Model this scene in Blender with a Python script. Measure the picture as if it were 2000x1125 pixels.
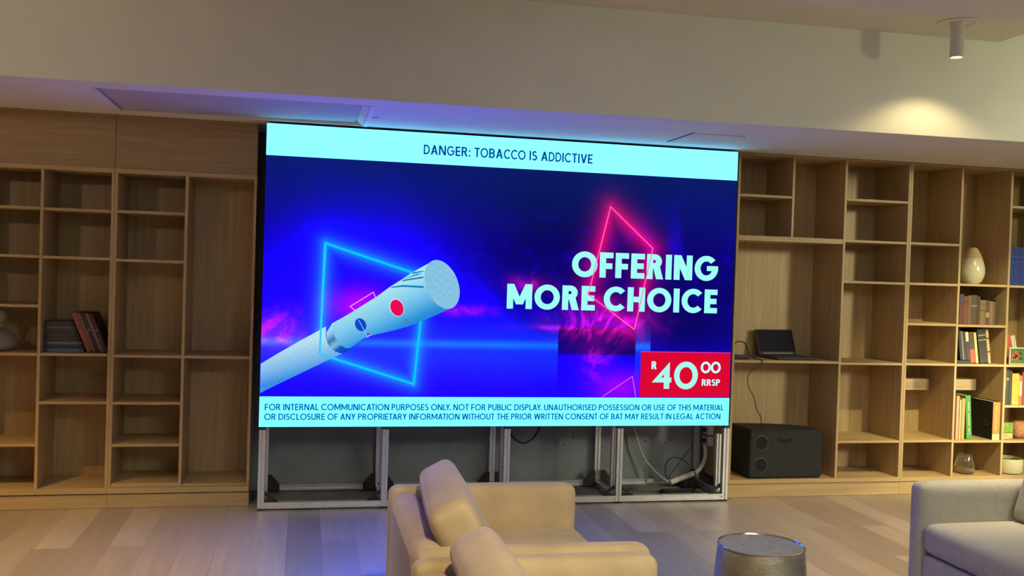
import bpy, bmesh, math, random
from mathutils import Vector, Matrix
from math import sin, cos, pi, radians

for o in list(bpy.data.objects):
    bpy.data.objects.remove(o, do_unlink=True)
S = bpy.context.scene
COL = S.collection
random.seed(7)

# ------------------------------------------------------------------ camera
FPX = 1875.55
CAM_F = Vector((0.21188354, 0.97715061, -0.01679418))
CAM_R = Vector((0.97691205, -0.21128828, 0.03162437))
CAM_U = Vector((-0.02735336, 0.02310712, 0.99935872))
CAM_C = Vector((-1.345881, -6.25880482, 1.56670956))
cd = bpy.data.cameras.new('camera')
cd.sensor_width = 36.0
cd.lens = 36.0 * FPX / 2000.0
cd.clip_start = 0.05
cam = bpy.data.objects.new('camera', cd)
COL.objects.link(cam)
m = Matrix((CAM_R, CAM_U, -CAM_F)).transposed().to_4x4()
m.translation = CAM_C
cam.matrix_world = m
S.camera = cam

# ------------------------------------------------------------------ exposure, world, room lamps
S.view_settings.view_transform = 'Standard'
S.view_settings.look = 'None'
S.view_settings.gamma = 1.0
S.view_settings.use_curve_mapping = False
S.view_settings.exposure = 0.0
w = bpy.data.worlds.new('world')
S.world = w
w.use_nodes = True
w.node_tree.nodes['Background'].inputs[0].default_value = (1.0, 0.85, 0.66, 1)
w.node_tree.nodes['Background'].inputs[1].default_value = 0.02


def lamp(name, kind, loc, power, color, target=None, size=0.1, angle=None, blend=0.4):
    l = bpy.data.lights.new(name, kind)
    l.energy = power
    l.color = color
    if kind == 'SPOT':
        l.spot_size = angle
        l.spot_blend = blend
        l.shadow_soft_size = size
    elif kind == 'AREA':
        l.shape = 'DISK'
        l.size = size
    else:
        l.shadow_soft_size = size
    o = bpy.data.objects.new(name, l)
    COL.objects.link(o)
    o.location = loc
    if target is not None:
        o.rotation_euler = (Vector(target) - Vector(loc)).to_track_quat('-Z', 'Y').to_euler()
    return o


# the ceiling lamps of the lounge, beside and behind the photographer, one added
lamp('lounge_light', 'SPOT', (6.2, -7.4, 2.95), 1050, (1.0, 0.98, 0.74), (4.0, 0.0, 0.6), 0.40, radians(46), 0.9)
lamp('lounge_light', 'SPOT', (2.3, -3.0, 3.0), 60, (1.0, 0.66, 0.32), (2.3, -1.15, 0.0), 0.06, radians(52), 1.0)
lamp('lounge_light', 'SPOT', (2.45, -2.15, 3.0), 440, (1.0, 0.84, 0.52), (2.35, -1.35, 0.0), 0.16, radians(70), 1.0)  # added to brighten the grey chair and the floor near it
lamp('lounge_light', 'SPOT', (-2.2, -3.0, 3.0), 170, (0.88, 1.0, 1.0), (-2.2, -1.7, 0.0), 0.06, radians(64), 1.0)
# row of ceiling spots in front of the bulkhead (first one is the fixture in view)
lamp('spot_beam', 'SPOT', (2.262, -1.403, 2.855), 13.5, (1.0, 0.76, 0.38), (2.262, -1.403, 0), 0.02, radians(132), 0.5)
lamp('spot_beam', 'SPOT', (-3.75, -1.75, 2.90), 420, (1.0, 0.62, 0.14), (-3.75, -1.65, 0), 0.03, radians(95), 0.8)
lamp('spot_beam', 'SPOT', (3.3, -1.95, 2.92), 420, (1.0, 0.92, 0.46), (3.8, 0.25, 0.40), 0.04, radians(46), 1.0)
# lamps beside and above the armchairs
lamp('table_lamp_glow', 'SPOT', (4.45, -1.0, 0.78), 105, (1.0, 0.84, 0.50), (3.55, 0.4, 0.55), 0.08, radians(62), 1.0)
lamp('spot_beam', 'SPOT', (-0.7, -4.7, 3.0), 190, (1.0, 0.74, 0.30), (-0.6, -3.2, 0), 0.04, radians(84), 0.9)
# added fill lights aimed at the bulkhead, and one at the ceiling behind the photographer
lamp('bulkhead_fill', 'SPOT', (4.6, -3.6, 2.6), 100, (1.0, 0.99, 0.60), (3.6, -1.05, 2.8), 0.06, radians(80), 1.0)
lamp('bulkhead_fill', 'SPOT', (-4.2, -3.6, 2.6), 50, (1.0, 0.80, 0.55), (-3.6, -1.0, 2.8), 0.06, radians(80), 1.0)
lamp('bulkhead_fill', 'SPOT', (0.9, -4.2, 2.6), 22, (1.0, 0.95, 0.80), (0.9, -1.05, 2.85), 0.06, radians(70), 1.0)
lamp('ceiling_fill', 'SPOT', (1.0, -6.9, 2.1), 1750, (0.87, 1.0, 1.0), (1.0, -6.7, 3.07), 0.1, radians(125), 1.0)  # added fill, bounced off the ceiling as general room light


# ------------------------------------------------------------------ helpers
def s2l(c):
    c = c / 255.0
    return c / 12.92 if c <= 0.04045 else ((c + 0.055) / 1.055) ** 2.4


def rgb(r, g, b):
    return (s2l(r), s2l(g), s2l(b), 1.0)


def at(u, v, y=None, z=None, x=None):
    d = CAM_F + CAM_R * ((u - 1000) / FPX) - CAM_U * ((v - 562.5) / FPX)
    if y is not None:
        t = (y - CAM_C.y) / d.y
    elif z is not None:
        t = (z - CAM_C.z) / d.z
    else:
        t = (x - CAM_C.x) / d.x
    return CAM_C + d * t


def mat(name, col, rough=0.6, var=0.12, scale=12.0, metal=0.0, bump=0.0, bscale=None, stretch=(1, 1, 1), sheen=0.0,
        spec=0.5, coat=0.0):
    mt = bpy.data.materials.new(name)
    mt.use_nodes = True
    nt = mt.node_tree
    b = nt.nodes['Principled BSDF']
    b.inputs['Roughness'].default_value = rough
    b.inputs['Metallic'].default_value = metal
    b.inputs['Specular IOR Level'].default_value = spec
    if sheen:
        b.inputs['Sheen Weight'].default_value = sheen
        b.inputs['Sheen Roughness'].default_value = 0.4
    if coat:
        b.inputs['Coat Weight'].default_value = coat
    tc = nt.nodes.new('ShaderNodeTexCoord')
    mp = nt.nodes.new('ShaderNodeMapping')
    mp.inputs['Scale'].default_value = stretch
    nt.links.new(tc.outputs['Object'], mp.inputs[0])
    nz = nt.nodes.new('ShaderNodeTexNoise')
    nz.inputs['Scale'].default_value = scale
    nz.inputs['Detail'].default_value = 5
    nt.links.new(mp.outputs[0], nz.inputs['Vector'])
    cr = nt.nodes.new('ShaderNodeValToRGB')
    c = Vector(col[:3])
    cr.color_ramp.elements[0].position = 0.3
    cr.color_ramp.elements[1].position = 0.7
    cr.color_ramp.elements[0].color = (*(c * (1 - var)), 1)
    cr.color_ramp.elements[1].color = (*(c * (1 + var)), 1)
    nt.links.new(nz.outputs['Fac'], cr.inputs[0])
    nt.links.new(cr.outputs[0], b.inputs['Base Color'])
    if bump:
        n2 = nt.nodes.new('ShaderNodeTexNoise')
        n2.inputs['Scale'].default_value = bscale or scale * 4
        n2.inputs['Detail'].default_value = 3
        nt.links.new(mp.outputs[0], n2.inputs['Vector'])
        bp = nt.nodes.new('ShaderNodeBump')
        bp.inputs['Strength'].default_value = bump
        bp.inputs['Distance'].default_value = 0.01
        nt.links.new(n2.outputs['Fac'], bp.inputs['Height'])
        nt.links.new(bp.outputs[0], b.inputs['Normal'])
    return mt


def emit(name, col, strength=1.0, fine=0.0):
    mt = bpy.data.materials.new(name)
    mt.use_nodes = True
    nt = mt.node_tree
    nt.nodes.remove(nt.nodes['Principled BSDF'])
    e = nt.nodes.new('ShaderNodeEmission')
    e.inputs[1].default_value = strength
    e.inputs[0].default_value = (*col[:3], 1)
    if fine:
        tc = nt.nodes.new('ShaderNodeTexCoord')
        mp = nt.nodes.new('ShaderNodeMapping')
        mp.inputs['Scale'].default_value = (180, 1, 40)
        nz = nt.nodes.new('ShaderNodeTexNoise')
        nz.inputs['Scale'].default_value = 1.0
        nz.inputs['Detail'].default_value = 1.0
        nt.links.new(tc.outputs['Object'], mp.inputs[0])
        nt.links.new(mp.outputs[0], nz.inputs['Vector'])
        mx = nt.nodes.new('ShaderNodeMix')
        mx.data_type = 'RGBA'
        c = Vector(col[:3])
        mx.inputs[6].default_value = (*(c * (1 - fine)), 1)
        mx.inputs[7].default_value = (*(c * (1 + fine)), 1)
        nt.links.new(nz.outputs['Fac'], mx.inputs[0])
        nt.links.new(mx.outputs[2], e.inputs[0])
    nt.links.new(e.outputs[0], nt.nodes['Material Output'].inputs[0])
    return mt


def wood(name, dark, light, axis=2, rough=0.5):
    mt = bpy.data.materials.new(name)
    mt.use_nodes = True
    nt = mt.node_tree
    b = nt.nodes['Principled BSDF']
    b.inputs['Roughness'].default_value = rough
    b.inputs['Specular IOR Level'].default_value = 0.35
    tc = nt.nodes.new('ShaderNodeTexCoord')
    mp = nt.nodes.new('ShaderNodeMapping')
    sc = [38.0, 38.0, 38.0]
    sc[axis] = 1.6
    mp.inputs['Scale'].default_value = sc
    nt.links.new(tc.outputs['Object'], mp.inputs[0])
    nz = nt.nodes.new('ShaderNodeTexNoise')
    nz.inputs['Scale'].default_value = 1.0
    nz.inputs['Detail'].default_value = 8
    nz.inputs['Roughness'].default_value = 0.6
    nz.inputs['Distortion'].default_value = 0.4
    nt.links.new(mp.outputs[0], nz.inputs['Vector'])
    cr = nt.nodes.new('ShaderNodeValToRGB')
    cr.color_ramp.elements[0].position = 0.28
    cr.color_ramp.elements[0].color = dark
    cr.color_ramp.elements[1].position = 0.72
    cr.color_ramp.elements[1].color = light
    nt.links.new(nz.outputs['Fac'], cr.inputs[0])
    nt.links.new(cr.outputs[0], b.inputs['Base Color'])
    return mt


class MB:
    """collects shapes and links them as ONE mesh object"""

    def __init__(self):
        self.bm = bmesh.new()

    def box(self, x0, x1, y0, y1, z0, z1, bev=0.0, seg=2):
        r = bmesh.ops.create_cube(self.bm, size=1.0)
        vs = r['verts']
        for v in vs:
            v.co = Vector(((x0 + x1) / 2 + v.co.x * (x1 - x0), (y0 + y1) / 2 + v.co.y * (y1 - y0),
                           (z0 + z1) / 2 + v.co.z * (z1 - z0)))
        if bev:
            es = list({e for v in vs for e in v.link_edges})
            bmesh.ops.bevel(self.bm, geom=es, offset=bev, segments=seg, affect='EDGES', profile=0.5)
        return self

    def prism(self, pts, axis, a0, a1):
        """polygon pts (2D) extruded along an axis"""
        def P(p, a):
            if axis == 0:
                return (a, p[0], p[1])
            if axis == 1:
                return (p[0], a, p[1])
            return (p[0], p[1], a)
        A = [self.bm.verts.new(P(p, a0)) for p in pts]
        B = [self.bm.verts.new(P(p, a1)) for p in pts]
        n = len(pts)
        fs = [self.bm.faces.new(A), self.bm.faces.new(B[::-1])]
        for i in range(n):
            fs.append(self.bm.faces.new((A[i], B[i], B[(i + 1) % n], A[(i + 1) % n])))
        bmesh.ops.recalc_face_normals(self.bm, faces=fs)
        return self

    def poly(self, pts):
        vs = [self.bm.verts.new(p) for p in pts]
        try:
            self.bm.faces.new(vs)
        except ValueError:
            pass
        return self

    def lathe(self, prof, n=40, c=(0, 0, 0), cap=True):
        rings = []
        for r, z in prof:
            if r <= 1e-6:
                rings.append([self.bm.verts.new((c[0], c[1], c[2] + z))])
            else:
                rings.append([self.bm.verts.new((c[0] + r * cos(2 * pi * k / n), c[1] + r * sin(2 * pi * k / n), c[2] + z))
                              for k in range(n)])
        fs = []
        for a, b in zip(rings, rings[1:]):
            for k in range(n):
                k2 = (k + 1) % n
                if len(a) == 1 and len(b) == 1:
                    continue
                if len(a) == 1:
                    fs.append(self.bm.faces.new((a[0], b[k2], b[k])))
                elif len(b) == 1:
                    fs.append(self.bm.faces.new((a[k], a[k2], b[0])))
                else:
                    fs.append(self.bm.faces.new((a[k], a[k2], b[k2], b[k])))
        if cap:
            for rg in (rings[0], rings[-1]):
                if len(rg) > 1:
                    fs.append(self.bm.faces.new(rg))
        bmesh.ops.recalc_face_normals(self.bm, faces=fs)
        return self

    def tube(self, pts, r, n=8, smooth_iter=0):
        pts = [Vector(p) for p in pts]
        if smooth_iter:
            P = pts
            out = []
            for i in range(len(P) - 1):
                p0, p1, p2, p3 = P[max(0, i - 1)], P[i], P[i + 1], P[min(len(P) - 1, i + 2)]
                for k in range(smooth_iter):
                    t = k / smooth_iter
                    out.append(0.5 * ((2 * p1) + (p2 - p0) * t + (2 * p0 - 5 * p1 + 4 * p2 - p3) * t * t +
                                      (3 * p1 - p0 - 3 * p2 + p3) * t ** 3))
            out.append(P[-1])
            pts = out
        rings = []
        up = Vector((0, 0, 1))
        prev = None
        for i, p in enumerate(pts):
            t = (pts[min(i + 1, len(pts) - 1)] - pts[max(i - 1, 0)]).normalized()
            if prev is None:
                a = up.cross(t)
                if a.length < 1e-3:
                    a = Vector((1, 0, 0)).cross(t)
                a.normalize()
            else:
                a = (prev - t * prev.dot(t)).normalized()
            prev = a
            b = t.cross(a)
            rr = r[i] if isinstance(r, (list, tuple)) else r
            rings.append([self.bm.verts.new(p + (a * cos(2 * pi * k / n) + b * sin(2 * pi * k / n)) * rr) for k in range(n)])
        fs = []
        for A, B in zip(rings, rings[1:]):
            for k in range(n):
                fs.append(self.bm.faces.new((A[k], A[(k + 1) % n], B[(k + 1) % n], B[k])))
        fs.append(self.bm.faces.new(rings[0]))
        fs.append(self.bm.faces.new(rings[-1]))
        bmesh.ops.recalc_face_normals(self.bm, faces=fs)
        return self

    def pillow(self, sx, sy, sz, r, bulge=(0, 0, 0), n=10, xf=None):
        """soft upholstered block: rounded box whose faces swell"""
        base = len(self.bm.verts)
        bm2 = bmesh.new()
        bmesh.ops.create_cube(bm2, size=2.0)
        bmesh.ops.subdivide_edges(bm2, edges=bm2.edges[:], cuts=2 * n - 1, use_grid_fill=True)
        h = Vector((sx / 2, sy / 2, sz / 2))
        for v in bm2.verts:
            q = v.co.copy()
            # cluster samples towards the edges so that the rounding is smooth
            q = Vector([math.copysign(1 - (1 - abs(c)) ** 1.6, c) for c in q])
            p = Vector((q.x * h.x, q.y * h.y, q.z * h.z))
            inner = Vector([max(-(h[i] - r), min(h[i] - r, p[i])) for i in range(3)])
            d = p - inner
            if d.length > 1e-9:
                d = d.normalized() * r
            p = inner + d
            u = [max(-1, min(1, p[i] / h[i])) for i in range(3)]
            p.x += math.copysign(bulge[0], u[0]) * abs(u[0]) * (1 - u[1] ** 2) * (1 - u[2] ** 2)
            p.y += math.copysign(bulge[1], u[1]) * abs(u[1]) * (1 - u[0] ** 2) * (1 - u[2] ** 2)
            p.z += math.copysign(bulge[2], u[2]) * abs(u[2]) * (1 - u[0] ** 2) * (1 - u[1] ** 2)
            v.co = p
        me = bpy.data.meshes.new('tmp')
        bm2.to_mesh(me)
        bm2.free()
        if xf is not None:
            me.transform(xf)
        self.bm.from_mesh(me)
        bpy.data.meshes.remove(me)
        return self

    def xform(self, M):
        bmesh.ops.transform(self.bm, matrix=M, verts=self.bm.verts[:])
        return self

    def build(self, name, material, parent=None, smooth=False, loc=None):
        me = bpy.data.meshes.new(name)
        self.bm.to_mesh(me)
        self.bm.free()
        me.materials.append(material)
        if smooth:
            for p in me.polygons:
                p.use_smooth = True
            try:
                me.set_sharp_from_angle(angle=radians(40))
            except Exception:
                pass
        o = bpy.data.objects.new(name, me)
        COL.objects.link(o)
        if parent is not None:
            o.parent = parent
        elif loc is not None:
            o.location = loc
        return o


def tag(o, label, cat, group=None, kind=None):
    o['label'] = label
    o['category'] = cat
    if group:
        o['group'] = group
    if kind:
        o['kind'] = kind
    return o


def struct(o):
    o['kind'] = 'structure'
    return o


def thing(name, label, cat, loc=(0, 0, 0), rz=0.0, group=None):
    o = bpy.data.objects.new(name, None)
    o.empty_display_size = 0.05
    COL.objects.link(o)
    o.location = loc
    o.rotation_euler = (0, 0, rz)
    return tag(o, label, cat, group)


def copy_tree(o, parent=None):
    c = o.copy()
    COL.objects.link(c)
    if parent is not None:
        c.parent = parent
    for ch in list(o.children):
        copy_tree(ch, c)
    return c


# ------------------------------------------------------------------ materials
OAK = wood('oak_veneer', (0.37, 0.248, 0.115, 1), (0.51, 0.355, 0.178, 1))
OAKH = wood('oak_veneer_across', (0.37, 0.248, 0.115, 1), (0.51, 0.355, 0.178, 1), axis=0)
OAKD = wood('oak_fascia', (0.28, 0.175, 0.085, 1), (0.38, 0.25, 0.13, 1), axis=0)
PAINT = mat('cream_paint', (0.755, 0.75, 0.66), 0.85, 0.03, 3)
CEILP = mat('ceiling_paint', (0.72, 0.67, 0.58), 0.9, 0.03, 3)
SOFP = mat('soffit_paint', (0.80, 0.77, 0.72), 0.85, 0.03, 4)
GREYWALL = mat('bare_wall_paint', (0.29, 0.305, 0.31), 0.9, 0.14, 5, bump=0.15)
CONC = mat('concrete', (0.23, 0.22, 0.195), 0.9, 0.16, 9, bump=0.2)
ALU = mat('brushed_aluminium', (0.78, 0.78, 0.78), 0.45, 0.06, 30, metal=0.85, stretch=(1, 1, 0.05))
BLACK = mat('black_plastic', (0.012, 0.012, 0.014), 0.55, 0.2, 40)
BRACK = mat('black_bracket_metal', (0.018, 0.018, 0.022), 0.5, 0.2, 40)
BEIGE = mat('beige_velvet', (0.57, 0.45, 0.30), 0.88, 0.13, 6, bump=0.10, bscale=60, sheen=0.35, spec=0.2)
GREYF = mat('grey_upholstery', (0.42, 0.40, 0.345), 0.9, 0.06, 30, bump=0.25, bscale=350, sheen=0.2, spec=0.2)
WHITEP = mat('white_plastic', (0.72, 0.71, 0.68), 0.45, 0.04, 20)
DARKGAP = mat('shadow_gap_felt', (0.03, 0.025, 0.02), 0.9, 0.1, 10)


def floor_mat():
    mt = bpy.data.materials.new('oak_floor_planks')
    mt.use_nodes = True
    nt = mt.node_tree
    b = nt.nodes['Principled BSDF']
    b.inputs['Roughness'].default_value = 0.40
    b.inputs['Specular IOR Level'].default_value = 0.5
    b.inputs['Coat Weight'].default_value = 0.5
    b.inputs['Coat Roughness'].default_value = 0.38
    tc = nt.nodes.new('ShaderNodeTexCoord')
    mp = nt.nodes.new('ShaderNodeMapping')
    mp.inputs['Rotation'].default_value = (0, 0, radians(90))
    mp.inputs['Location'].default_value = (0.35, 0.07, 0)
    nt.links.new(tc.outputs['Object'], mp.inputs[0])
    br = nt.nodes.new('ShaderNodeTexBrick')
    br.offset = 0.37
    br.inputs['Color1'].default_value = (0.27, 0.212, 0.165, 1)
    br.inputs['Color2'].default_value = (0.43, 0.348, 0.275, 1)
    br.inputs['Mortar'].default_value = (0.20, 0.155, 0.12, 1)
    br.inputs['Scale'].default_value = 1.0
    br.inputs['Mortar Size'].default_value = 0.0012
    br.inputs['Brick Width'].default_value = 1.7
    br.inputs['Row Height'].default_value = 0.19
    nt.links.new(mp.outputs[0], br.inputs['Vector'])
    m2 = nt.nodes.new('ShaderNodeMapping')
    m2.inputs['Scale'].default_value = (28, 1.6, 1)
    nt.links.new(tc.outputs['Object'], m2.inputs[0])
    nz = nt.nodes.new('ShaderNodeTexNoise')
    nz.inputs['Scale'].default_value = 1.0
    nz.inputs['Detail'].default_value = 7
    nt.links.new(m2.outputs[0], nz.inputs['Vector'])
    # small round knots
    vo = nt.nodes.new('ShaderNodeTexVoronoi')
    vo.inputs['Scale'].default_value = 2.6
    m3 = nt.nodes.new('ShaderNodeMapping')
    m3.inputs['Scale'].default_value = (1.3, 0.8, 1)
    nt.links.new(tc.outputs['Object'], m3.inputs[0])
    nt.links.new(m3.outputs[0], vo.inputs['Vector'])
    mr = nt.nodes.new('ShaderNodeMapRange')
    mr.inputs[1].default_value = 0.015
    mr.inputs[2].default_value = 0.06
    mr.inputs[3].default_value = 0.6
    mr.inputs[4].default_value = 1.0
    nt.links.new(vo.outputs['Distance'], mr.inputs[0])
    m4 = nt.nodes.new('ShaderNodeMapRange')
    m4.inputs[1].default_value = 0.25
    m4.inputs[2].default_value = 0.75
    m4.inputs[3].default_value = 0.86
    m4.inputs[4].default_value = 1.12
    nt.links.new(nz.outputs['Fac'], m4.inputs[0])
    mu = nt.nodes.new('ShaderNodeMath')
    mu.operation = 'MULTIPLY'
    nt.links.new(mr.outputs[0], mu.inputs[0])
    nt.links.new(m4.outputs[0], mu.inputs[1])
    vm = nt.nodes.new('ShaderNodeVectorMath')
    vm.operation = 'SCALE'
    nt.links.new(br.outputs['Color'], vm.inputs[0])
    nt.links.new(mu.outputs[0], vm.inputs['Scale'])
    nt.links.new(vm.outputs[0], b.inputs['Base Color'])
    return mt


# ------------------------------------------------------------------ setting
ZS = 2.471      # underside of the bulkhead
ZC = 3.071      # ceiling
XC = 2.782      # right edge of the lowered ceiling
XL, XR, YB, YN = -5.2, 6.6, 0.565, -10.5
struct(MB().box(XL, XR, YN, YB, -0.12, 0.0).build('floor', floor_mat()))
struct(MB().box(-1.655, 1.65, 0.042, YB, 0.0, 0.004).build('trim_1', CONC))
struct(MB().box(XL, XR, YB, YB + 0.15, -0.12, 3.7).build('wall_back', GREYWALL))
struct(MB().box(XL - 0.15, XL, YN, YB, -0.12, 3.7).build('wall_left', PAINT))
struct(MB().box(XR, XR + 0.15, YN, YB, -0.12, 3.7).build('wall_right', PAINT))
struct(MB().box(XL, XR, YN - 0.15, YN, -0.12, 3.7).build('wall_rear', PAINT))
struct(MB().prism([(XL, YN), (XC, YN), (XC, -0.9), (XL, -0.9)], 2, ZC, ZC + 0.12).build('ceiling', CEILP))
struct(MB().box(XL, XR, YN, YB, 3.6, 3.7).build('ceiling_upper', CEILP))


def yfront(x):
    return -1.041 - 0.0198 * (x - 0.06)


# bulkhead: vertical face with a soffit that has an opening for the access hatch
HX0, HX1, HY0, HY1 = -2.462, -1.005, -0.815, -0.022
mb = MB()
mb.prism([(XL, yfront(XL)), (XR, yfront(XR)), (XR, yfront(XR) + 0.10), (XL, yfront(XL) + 0.10)], 2, ZS, 3.62)
struct(mb.build('wall_bulkhead', PAINT))
mb = MB()
mb.prism([(XL, yfront(XL) + .003), (XR, yfront(XR) + .003), (XR, HY0), (XL, HY0)], 2, ZS - 0.0005, ZS + 0.10)
mb.box(XL, HX0, HY0, YB, ZS - 0.0005, ZS + 0.10)
mb.box(HX1, XR, HY0, YB, ZS - 0.0005, ZS + 0.10)
mb.box(HX0, HX1, HY1, YB, ZS - 0.0005, ZS + 0.10)
struct(mb.build('ceiling_soffit', SOFP))

# hinged access hatch in the soffit
h = thing('access_hatch', 'long rectangular ceiling hatch set in the soffit left of the screen', 'hatch', (HX0, HY0, ZS))
L = HX1 - HX0
D = HY1 - HY0
mb = MB()
mb.prism([(0.020, 0.004), (L - 0.050, 0.018), (L - 0.050, 0.030), (0.020, 0.016)], 1, 0.014, D - 0.010)
mb.build('hatch_panel', mat('hatch_board', (0.52, 0.48, 0.46), 0.85, 0.04, 4), h)
mb = MB()
mb.prism([(L - 0.048, 0.034), (L - 0.002, -0.001), (L, 0.06), (L - 0.048, 0.06)], 1, 0.004, D - 0.004)
mb.box(0, L, D - 0.007, D, -0.002, 0.04)
mb.box(0, 0.006, 0, D, -0.003, 0.06)
mb.box(0, L, 0, 0.006, -0.003, 0.06)
mb.build('hatch_frame', SOFP, h)
mb = MB()
random.seed(3)
ny = 26
left, right = [], []
for i in range(ny + 1):
    yy = D * i / ny
    left.append((L + 0.002, yy, -0.003 - 0.002 * random.random()))
    right.append((L + 0.030 + 0.008 * random.random() - 0.012 * abs(i / ny - .45), yy, -0.004 - 0.003 * random.random()))
for i in range(ny):
    mb.poly([left[i], left[i + 1], right[i + 1], right[i]])
bmesh.ops.remove_doubles(mb.bm, verts=mb.bm.verts[:], dist=1e-5)
g = bmesh.ops.extrude_face_region(mb.bm, geom=mb.bm.faces[:])
bmesh.ops.translate(mb.bm, vec=(0, 0, 0.006), verts=[v for v in g['geom'] if isinstance(v, bmesh.types.BMVert)])
bmesh.ops.recalc_face_normals(mb.bm, faces=mb.bm.faces[:])
o = mb.build('torn_edge_strip', mat('torn_plaster', (0.88, 0.87, 0.84), 0.7, 0.12, 60), h)
o['label'] = 'ragged pale strip of torn plaster'
MB().tube([(L + .03, D * .50, -0.004), (L + .045, D * .44, -0.012), (L + .062, D * .36, -0.02)], 0.0018, 6).build('loose_thread', BLACK, h)

h = thing('access_hatch', 'small flush ceiling hatch above the right end of the screen', 'hatch', (1.0, -0.62, ZS))
MB().box(0.01, 0.345, 0.01, 0.425, -0.006, 0.0).build('hatch_panel', SOFP, h)
mb = MB()
mb.box(0.0, 0.352, 0.425, 0.434, -0.0035, -0.0006)
mb.box(-0.002, 0.010, 0.0, 0.434, -0.0035, -0.0006)
mb.box(0.345, 0.352, 0.0, 0.434, -0.0035, -0.0006)
mb.build('hatch_frame', mat('hatch_gap', (0.10, 0.10, 0.11), 0.8), h)

# cylinder ceiling spot
sp = thing('ceiling_spot', 'white cylinder spotlight hanging from the ceiling at upper right', 'lamp', (2.262, -1.403, ZC))
WHM = mat('white_powder_coat', (0.62, 0.58, 0.53), 0.5, 0.03, 20)
MB().lathe([(0.0, 0), (0.108, 0), (0.112, -0.003), (0.108, -0.007), (0.095, -0.008), (0.092, -0.003), (0, -0.003)], 48).build('ceiling_plate', CEILP, sp, True)
MB().lathe([(0.0, -0.003), (0.043, -0.003), (0.043, -0.014), (0.0375, -0.015), (0.0375, -0.150), (0.0, -0.150)], 36).build('lamp_body', WHM, sp, True)
MB().lathe([(0.030, -0.150), (0.0355, -0.1505), (0.0355, -0.153), (0.0375, -0.1535), (0.0375, -0.200), (0.034, -0.201),
            (0.031, -0.195), (0.028, -0.19), (0.0, -0.188)], 36, cap=False).build('lamp_ring', WHM, sp, True)
MB().lathe([(0.0, -0.192), (0.0285, -0.192), (0.0285, -0.195), (0.0, -0.195)], 28).build('lamp_lens', emit('lamp_glow', (1.0, 0.86, 0.6), 6), sp)

# ------------------------------------------------------------------ bookcases
T = 0.018


def bookcase(name, label, x0, x1, yf, ztop, base_z, side_l=True, side_r=True, extra=None):
    return thing(name, label, 'bookcase', (x0, yf, 0))


def part_box(name, root, x0, x1, y0, y1, z0, z1, m_, bev=0.0012):
    ox, oy, oz = root.location
    mb_ = MB().box(x0 - ox, x1 - ox, y0 - oy, y1 - oy, z0 - oz, z1 - oz, bev, 1)
    return mb_.build(name, m_, root)


DEP = 0.395


def left_unit(label, x0, x1, div, cells):
    yf = 0.135
    r = thing('bookcase', label, 'bookcase', (x0, yf, 0), group='oak bookcases left of the screen')
    yb = yf + DEP
    part_box('back_panel', r, x0 + T, x1 - T, yb, yb + 0.012, 0.13, 2.11, OAK)
    part_box('plinth', r, x0, x1, yf + 0.010, yf + 0.028, 0.001, 0.088, OAKH)
    part_box('base_board', r, x0, x1, yf - 0.002, yb + 0.012, 0.095, 0.131, OAKH)
    part_box('side_panel', r, x0, x0 + T, yf, yb + 0.012, 0.131, 2.106, OAK)
    part_box('side_panel', r, x1 - T, x1, yf, yb + 0.012, 0.131, 2.106, OAK)
    part_box('divider', r, div - T / 2, div + T / 2, yf + 0.001, yb, 0.131, 2.106, OAK)
    part_box('top_board', r, x0, x1, yf - 0.004, yb + 0.012, 2.106, 2.134, OAKH)
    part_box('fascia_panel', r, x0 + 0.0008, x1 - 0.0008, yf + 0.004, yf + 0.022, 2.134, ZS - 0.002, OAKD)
    for (a, b, zs_) in cells:
        for z in zs_:
            part_box('shelf', r, a, b, yf + 0.002, yb, z - T / 2, z + T / 2, OAKH)
    return r


xa, xb_, xc = -3.335, -2.5155, -1.657
left_unit('oak bookcase at far left holding dark stacked books and a glass jar', xa, xb_, -2.933,
          [(xa + T, -2.942, (1.867, 1.569, 1.264, 0.965, 0.403)), (-2.924, xb_ - T, (1.865, 1.567, 0.966, 0.666))])
r = left_unit('empty oak bookcase directly left of the screen with one full-height column', xb_ + 0.0008, xc, -2.085,
              [(xb_ + T, -2.094, (1.867, 1.562, 0.961, 0.664, 0.398)), (-2.076, xc - T, (0.960,))])
part_box('inner_base_board', r, xb_ + T + .002, -2.095, 0.139, 0.529, 0.132, 0.158, OAKH)
part_box('inner_base_board', r, -2.075, xc - T - .001, 0.150, 0.529, 0.132, 0.146, OAKH)


def right_unit(label, x0, x1, divs, shelves, backs=True):
    yf = 0.084
    r = thing('bookcase', label, 'bookcase', (x0, yf, 0), group='oak bookcases right of the screen')
    yb = yf + 0.41
    zt = ZS - 0.003
    part_box('back_panel', r, x0 + T, x1 - T, yb, yb + 0.012, 0.13, zt - 0.012, OAK)
    part_box('plinth', r, x0, x1, yf + 0.006, yf + 0.024, 0.001, 0.096, OAKH)
    part_box('base_board', r, x0, x1, yf - 0.003, yb + 0.012, 0.1, 0.130, OAKH)
    part_box('side_panel', r, x0, x0 + T, yf, yb + 0.012, 0.130, zt, OAK)
    part_box('side_panel', r, x1 - T, x1, yf, yb + 0.012, 0.130, zt, OAK)
    part_box('top_board', r, x0 + T, x1 - T, yf + 0.001, yb, zt - 0.012, zt, OAKH)
    for (d, z0, z1) in divs:
        part_box('divider', r, d - T / 2, d + T / 2, yf + 0.001, yb, z0, z1 if z1 else zt - 0.012, OAK)
    for (a, b, z, t) in shelves:
        part_box('shelf', r, a, b, yf + 0.002, yb, z - t / 2, z + t / 2, OAKH)
    return r


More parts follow.
